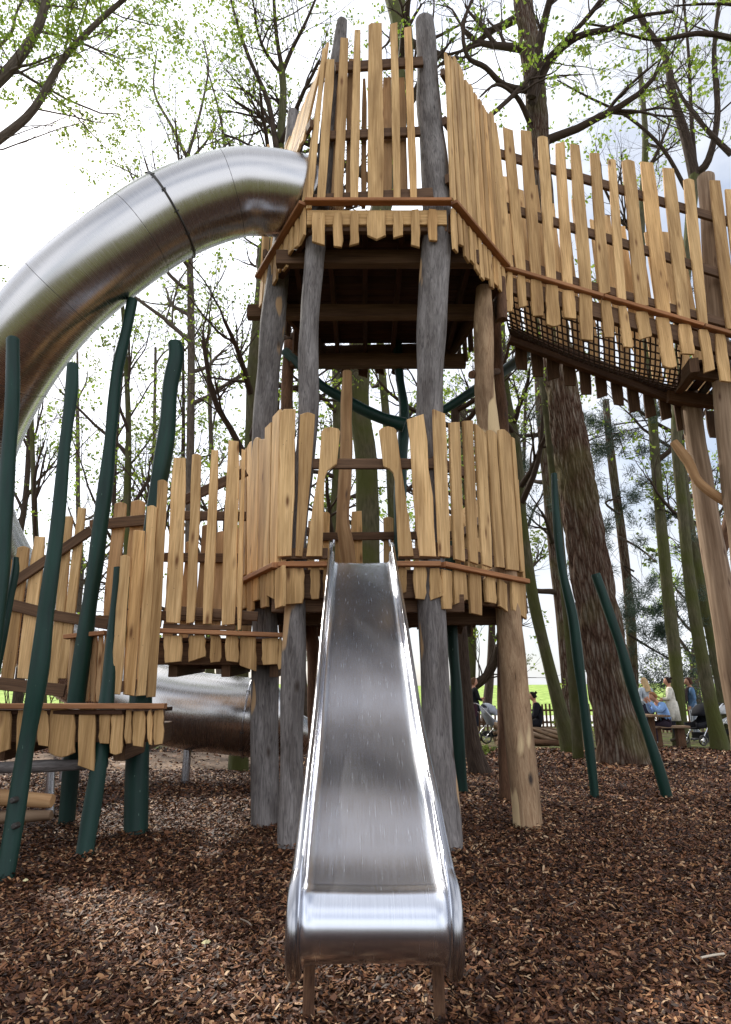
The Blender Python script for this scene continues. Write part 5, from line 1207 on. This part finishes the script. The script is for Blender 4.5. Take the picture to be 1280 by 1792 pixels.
for i, (x, y, l, a, kind, lab) in enumerate([(272, 1644, .085, 1.9, 't', 'small white peeled stick lying on the chips left of the slide exit'), (1250, 1690, .12, .1, 't', 'pale stick lying on the chips at the right, level with the slide exit'), (505, 1740, .12, 1.5, 't', 'grey twig lying beside the left foot of the slide'),
        (430, 1630, .10, 2.4, 't', 'thin grey twig left of the slide lip'), (1000, 1600, .09, .6, 't', 'thin tan splinter on the chips right of the slide'),
        (360, 1665, .05, .4, 'l', 'pale yellow fallen leaf left of the slide exit'), (43, 1556, .045, 1.2, 'l', 'pale fallen leaf at the foot of the nearest green pole'), (1075, 1688, .06, 2., 'l', 'brown curled leaf on the chips right of the slide exit'), (275, 1700, .06, .9, 'l', 'brown fallen leaf at lower left of the chips')]):
    p = G(x, y); p.z = gz(p.x, p.y) + .04; mb = MB(); dr = V((math.cos(a), math.sin(a), .05))
    if kind == 't':
        tube(mb, catmull([p - dr * l * .5, p + V((.006, .004, .004)), p + dr * l * .5 + V((0, 0, .006))], 4), [l * .045] * 9, 6); tag(mb.build('fallen_twig', cmat((.62, .52, .40) if i < 2 else (.22, .17, .13))), lab, 'twig')
    else:
        sd = V((-dr.y, dr.x, .2)); out = [(-.5, 0), (-.2, .28), (.0, .24), (.15, .38), (.5, 0), (.15, -.34), (0, -.22), (-.2, -.3)]
        mb.add([p + V((0, 0, .012))] + [p + dr * l * u + sd * l * v for u, v in out], [[0, k + 1, (k + 1) % 8 + 1] for k in range(8)]); tag(mb.build('fallen_leaf', cmat((.62, .55, .30) if i < 7 else (.30, .15, .08))), lab, 'leaf')

# ================================================================ WORLD, SUN, CAMERA
SUN_EL, SUN_AZ = 44, -38      # azimuth measured from +Y towards +X
w = bpy.data.worlds.new('World'); scene.world = w; w.use_nodes = True; nt = w.node_tree; L = nt.links.new
bg = nt.nodes['Background']
sky = nt.nodes.new('ShaderNodeTexSky'); sky.sky_type = 'NISHITA'; sky.sun_disc = False; sky.sun_elevation = math.radians(SUN_EL); sky.sun_rotation = math.radians(SUN_AZ); sky.dust_density = 2.0
tc = nt.nodes.new('ShaderNodeTexCoord'); mp = nt.nodes.new('ShaderNodeMapping'); mp.inputs['Scale'].default_value = (1, 1, 2.2); L(tc.outputs['Generated'], mp.inputs[0])
nz = nt.nodes.new('ShaderNodeTexNoise'); nz.inputs['Scale'].default_value = 2.2; nz.inputs['Detail'].default_value = 9; nz.inputs['Roughness'].default_value = .55; L(mp.outputs[0], nz.inputs[0])
cr = ramp(nt, [(.36, (.35, .35, .35)), (.56, (1, 1, 1))]); L(nz.outputs[0], cr.inputs[0])
# clouds peak towards the sun, with added brightness behind the camera to light planks
sd = nt.nodes.new('ShaderNodeVectorMath'); sd.operation = 'DOT_PRODUCT'; L(tc.outputs['Generated'], sd.inputs[0])
e, a = math.radians(SUN_EL), math.radians(SUN_AZ); sv = V((math.sin(a) * math.cos(e), math.cos(a) * math.cos(e), math.sin(e))); sd.inputs[1].default_value = sv
mr = nt.nodes.new('ShaderNodeMapRange'); mr.inputs[1].default_value = -1; mr.inputs[2].default_value = 1; L(sd.outputs['Value'], mr.inputs[0])
rr2 = ramp(nt, [(0, (1, 1, 1)), (.6, (.85, .85, .85)), (.72, (.52, .52, .52)), (.85, (.55, .55, .55)), (.95, (1, 1, 1))]); L(mr.outputs[0], rr2.inputs[0])
cl = nt.nodes.new('ShaderNodeMix'); cl.data_type = 'RGBA'; cl.blend_type = 'MULTIPLY'; cl.inputs[0].default_value = 1; L(rr2.outputs[0], cl.inputs[6]); cl.inputs[7].default_value = (10.8, 11.2, 12, 1)
mx = nt.nodes.new('ShaderNodeMix'); mx.data_type = 'RGBA'; L(cr.outputs[0], mx.inputs[0]); L(sky.outputs[0], mx.inputs[6]); L(cl.outputs[2], mx.inputs[7])
L(mx.outputs[2], bg.inputs[0]); bg.inputs[1].default_value = .12
sl = bpy.data.lights.new('sun', 'SUN'); sl.energy = 3.2; sl.angle = math.radians(2); sl.color = (1, .94, .84); so = bpy.data.objects.new('sun', sl); COL.objects.link(so)
so.rotation_euler = (-sv).to_track_quat('-Z', 'Y').to_euler()
cam = bpy.data.cameras.new('camera'); co = bpy.data.objects.new('camera', cam); COL.objects.link(co); scene.camera = co
co.location = (0, 0, CH); co.rotation_euler = (math.radians(90) + TH, 0, 0)
cam.sensor_fit = 'VERTICAL'; cam.sensor_height = 24; cam.lens = 24 * F / 1792; cam.clip_start = .05; cam.clip_end = 2000
scene.view_settings.view_transform = 'Standard'; scene.view_settings.look = 'None'; scene.view_settings.exposure = .6; scene.view_settings.gamma = 1
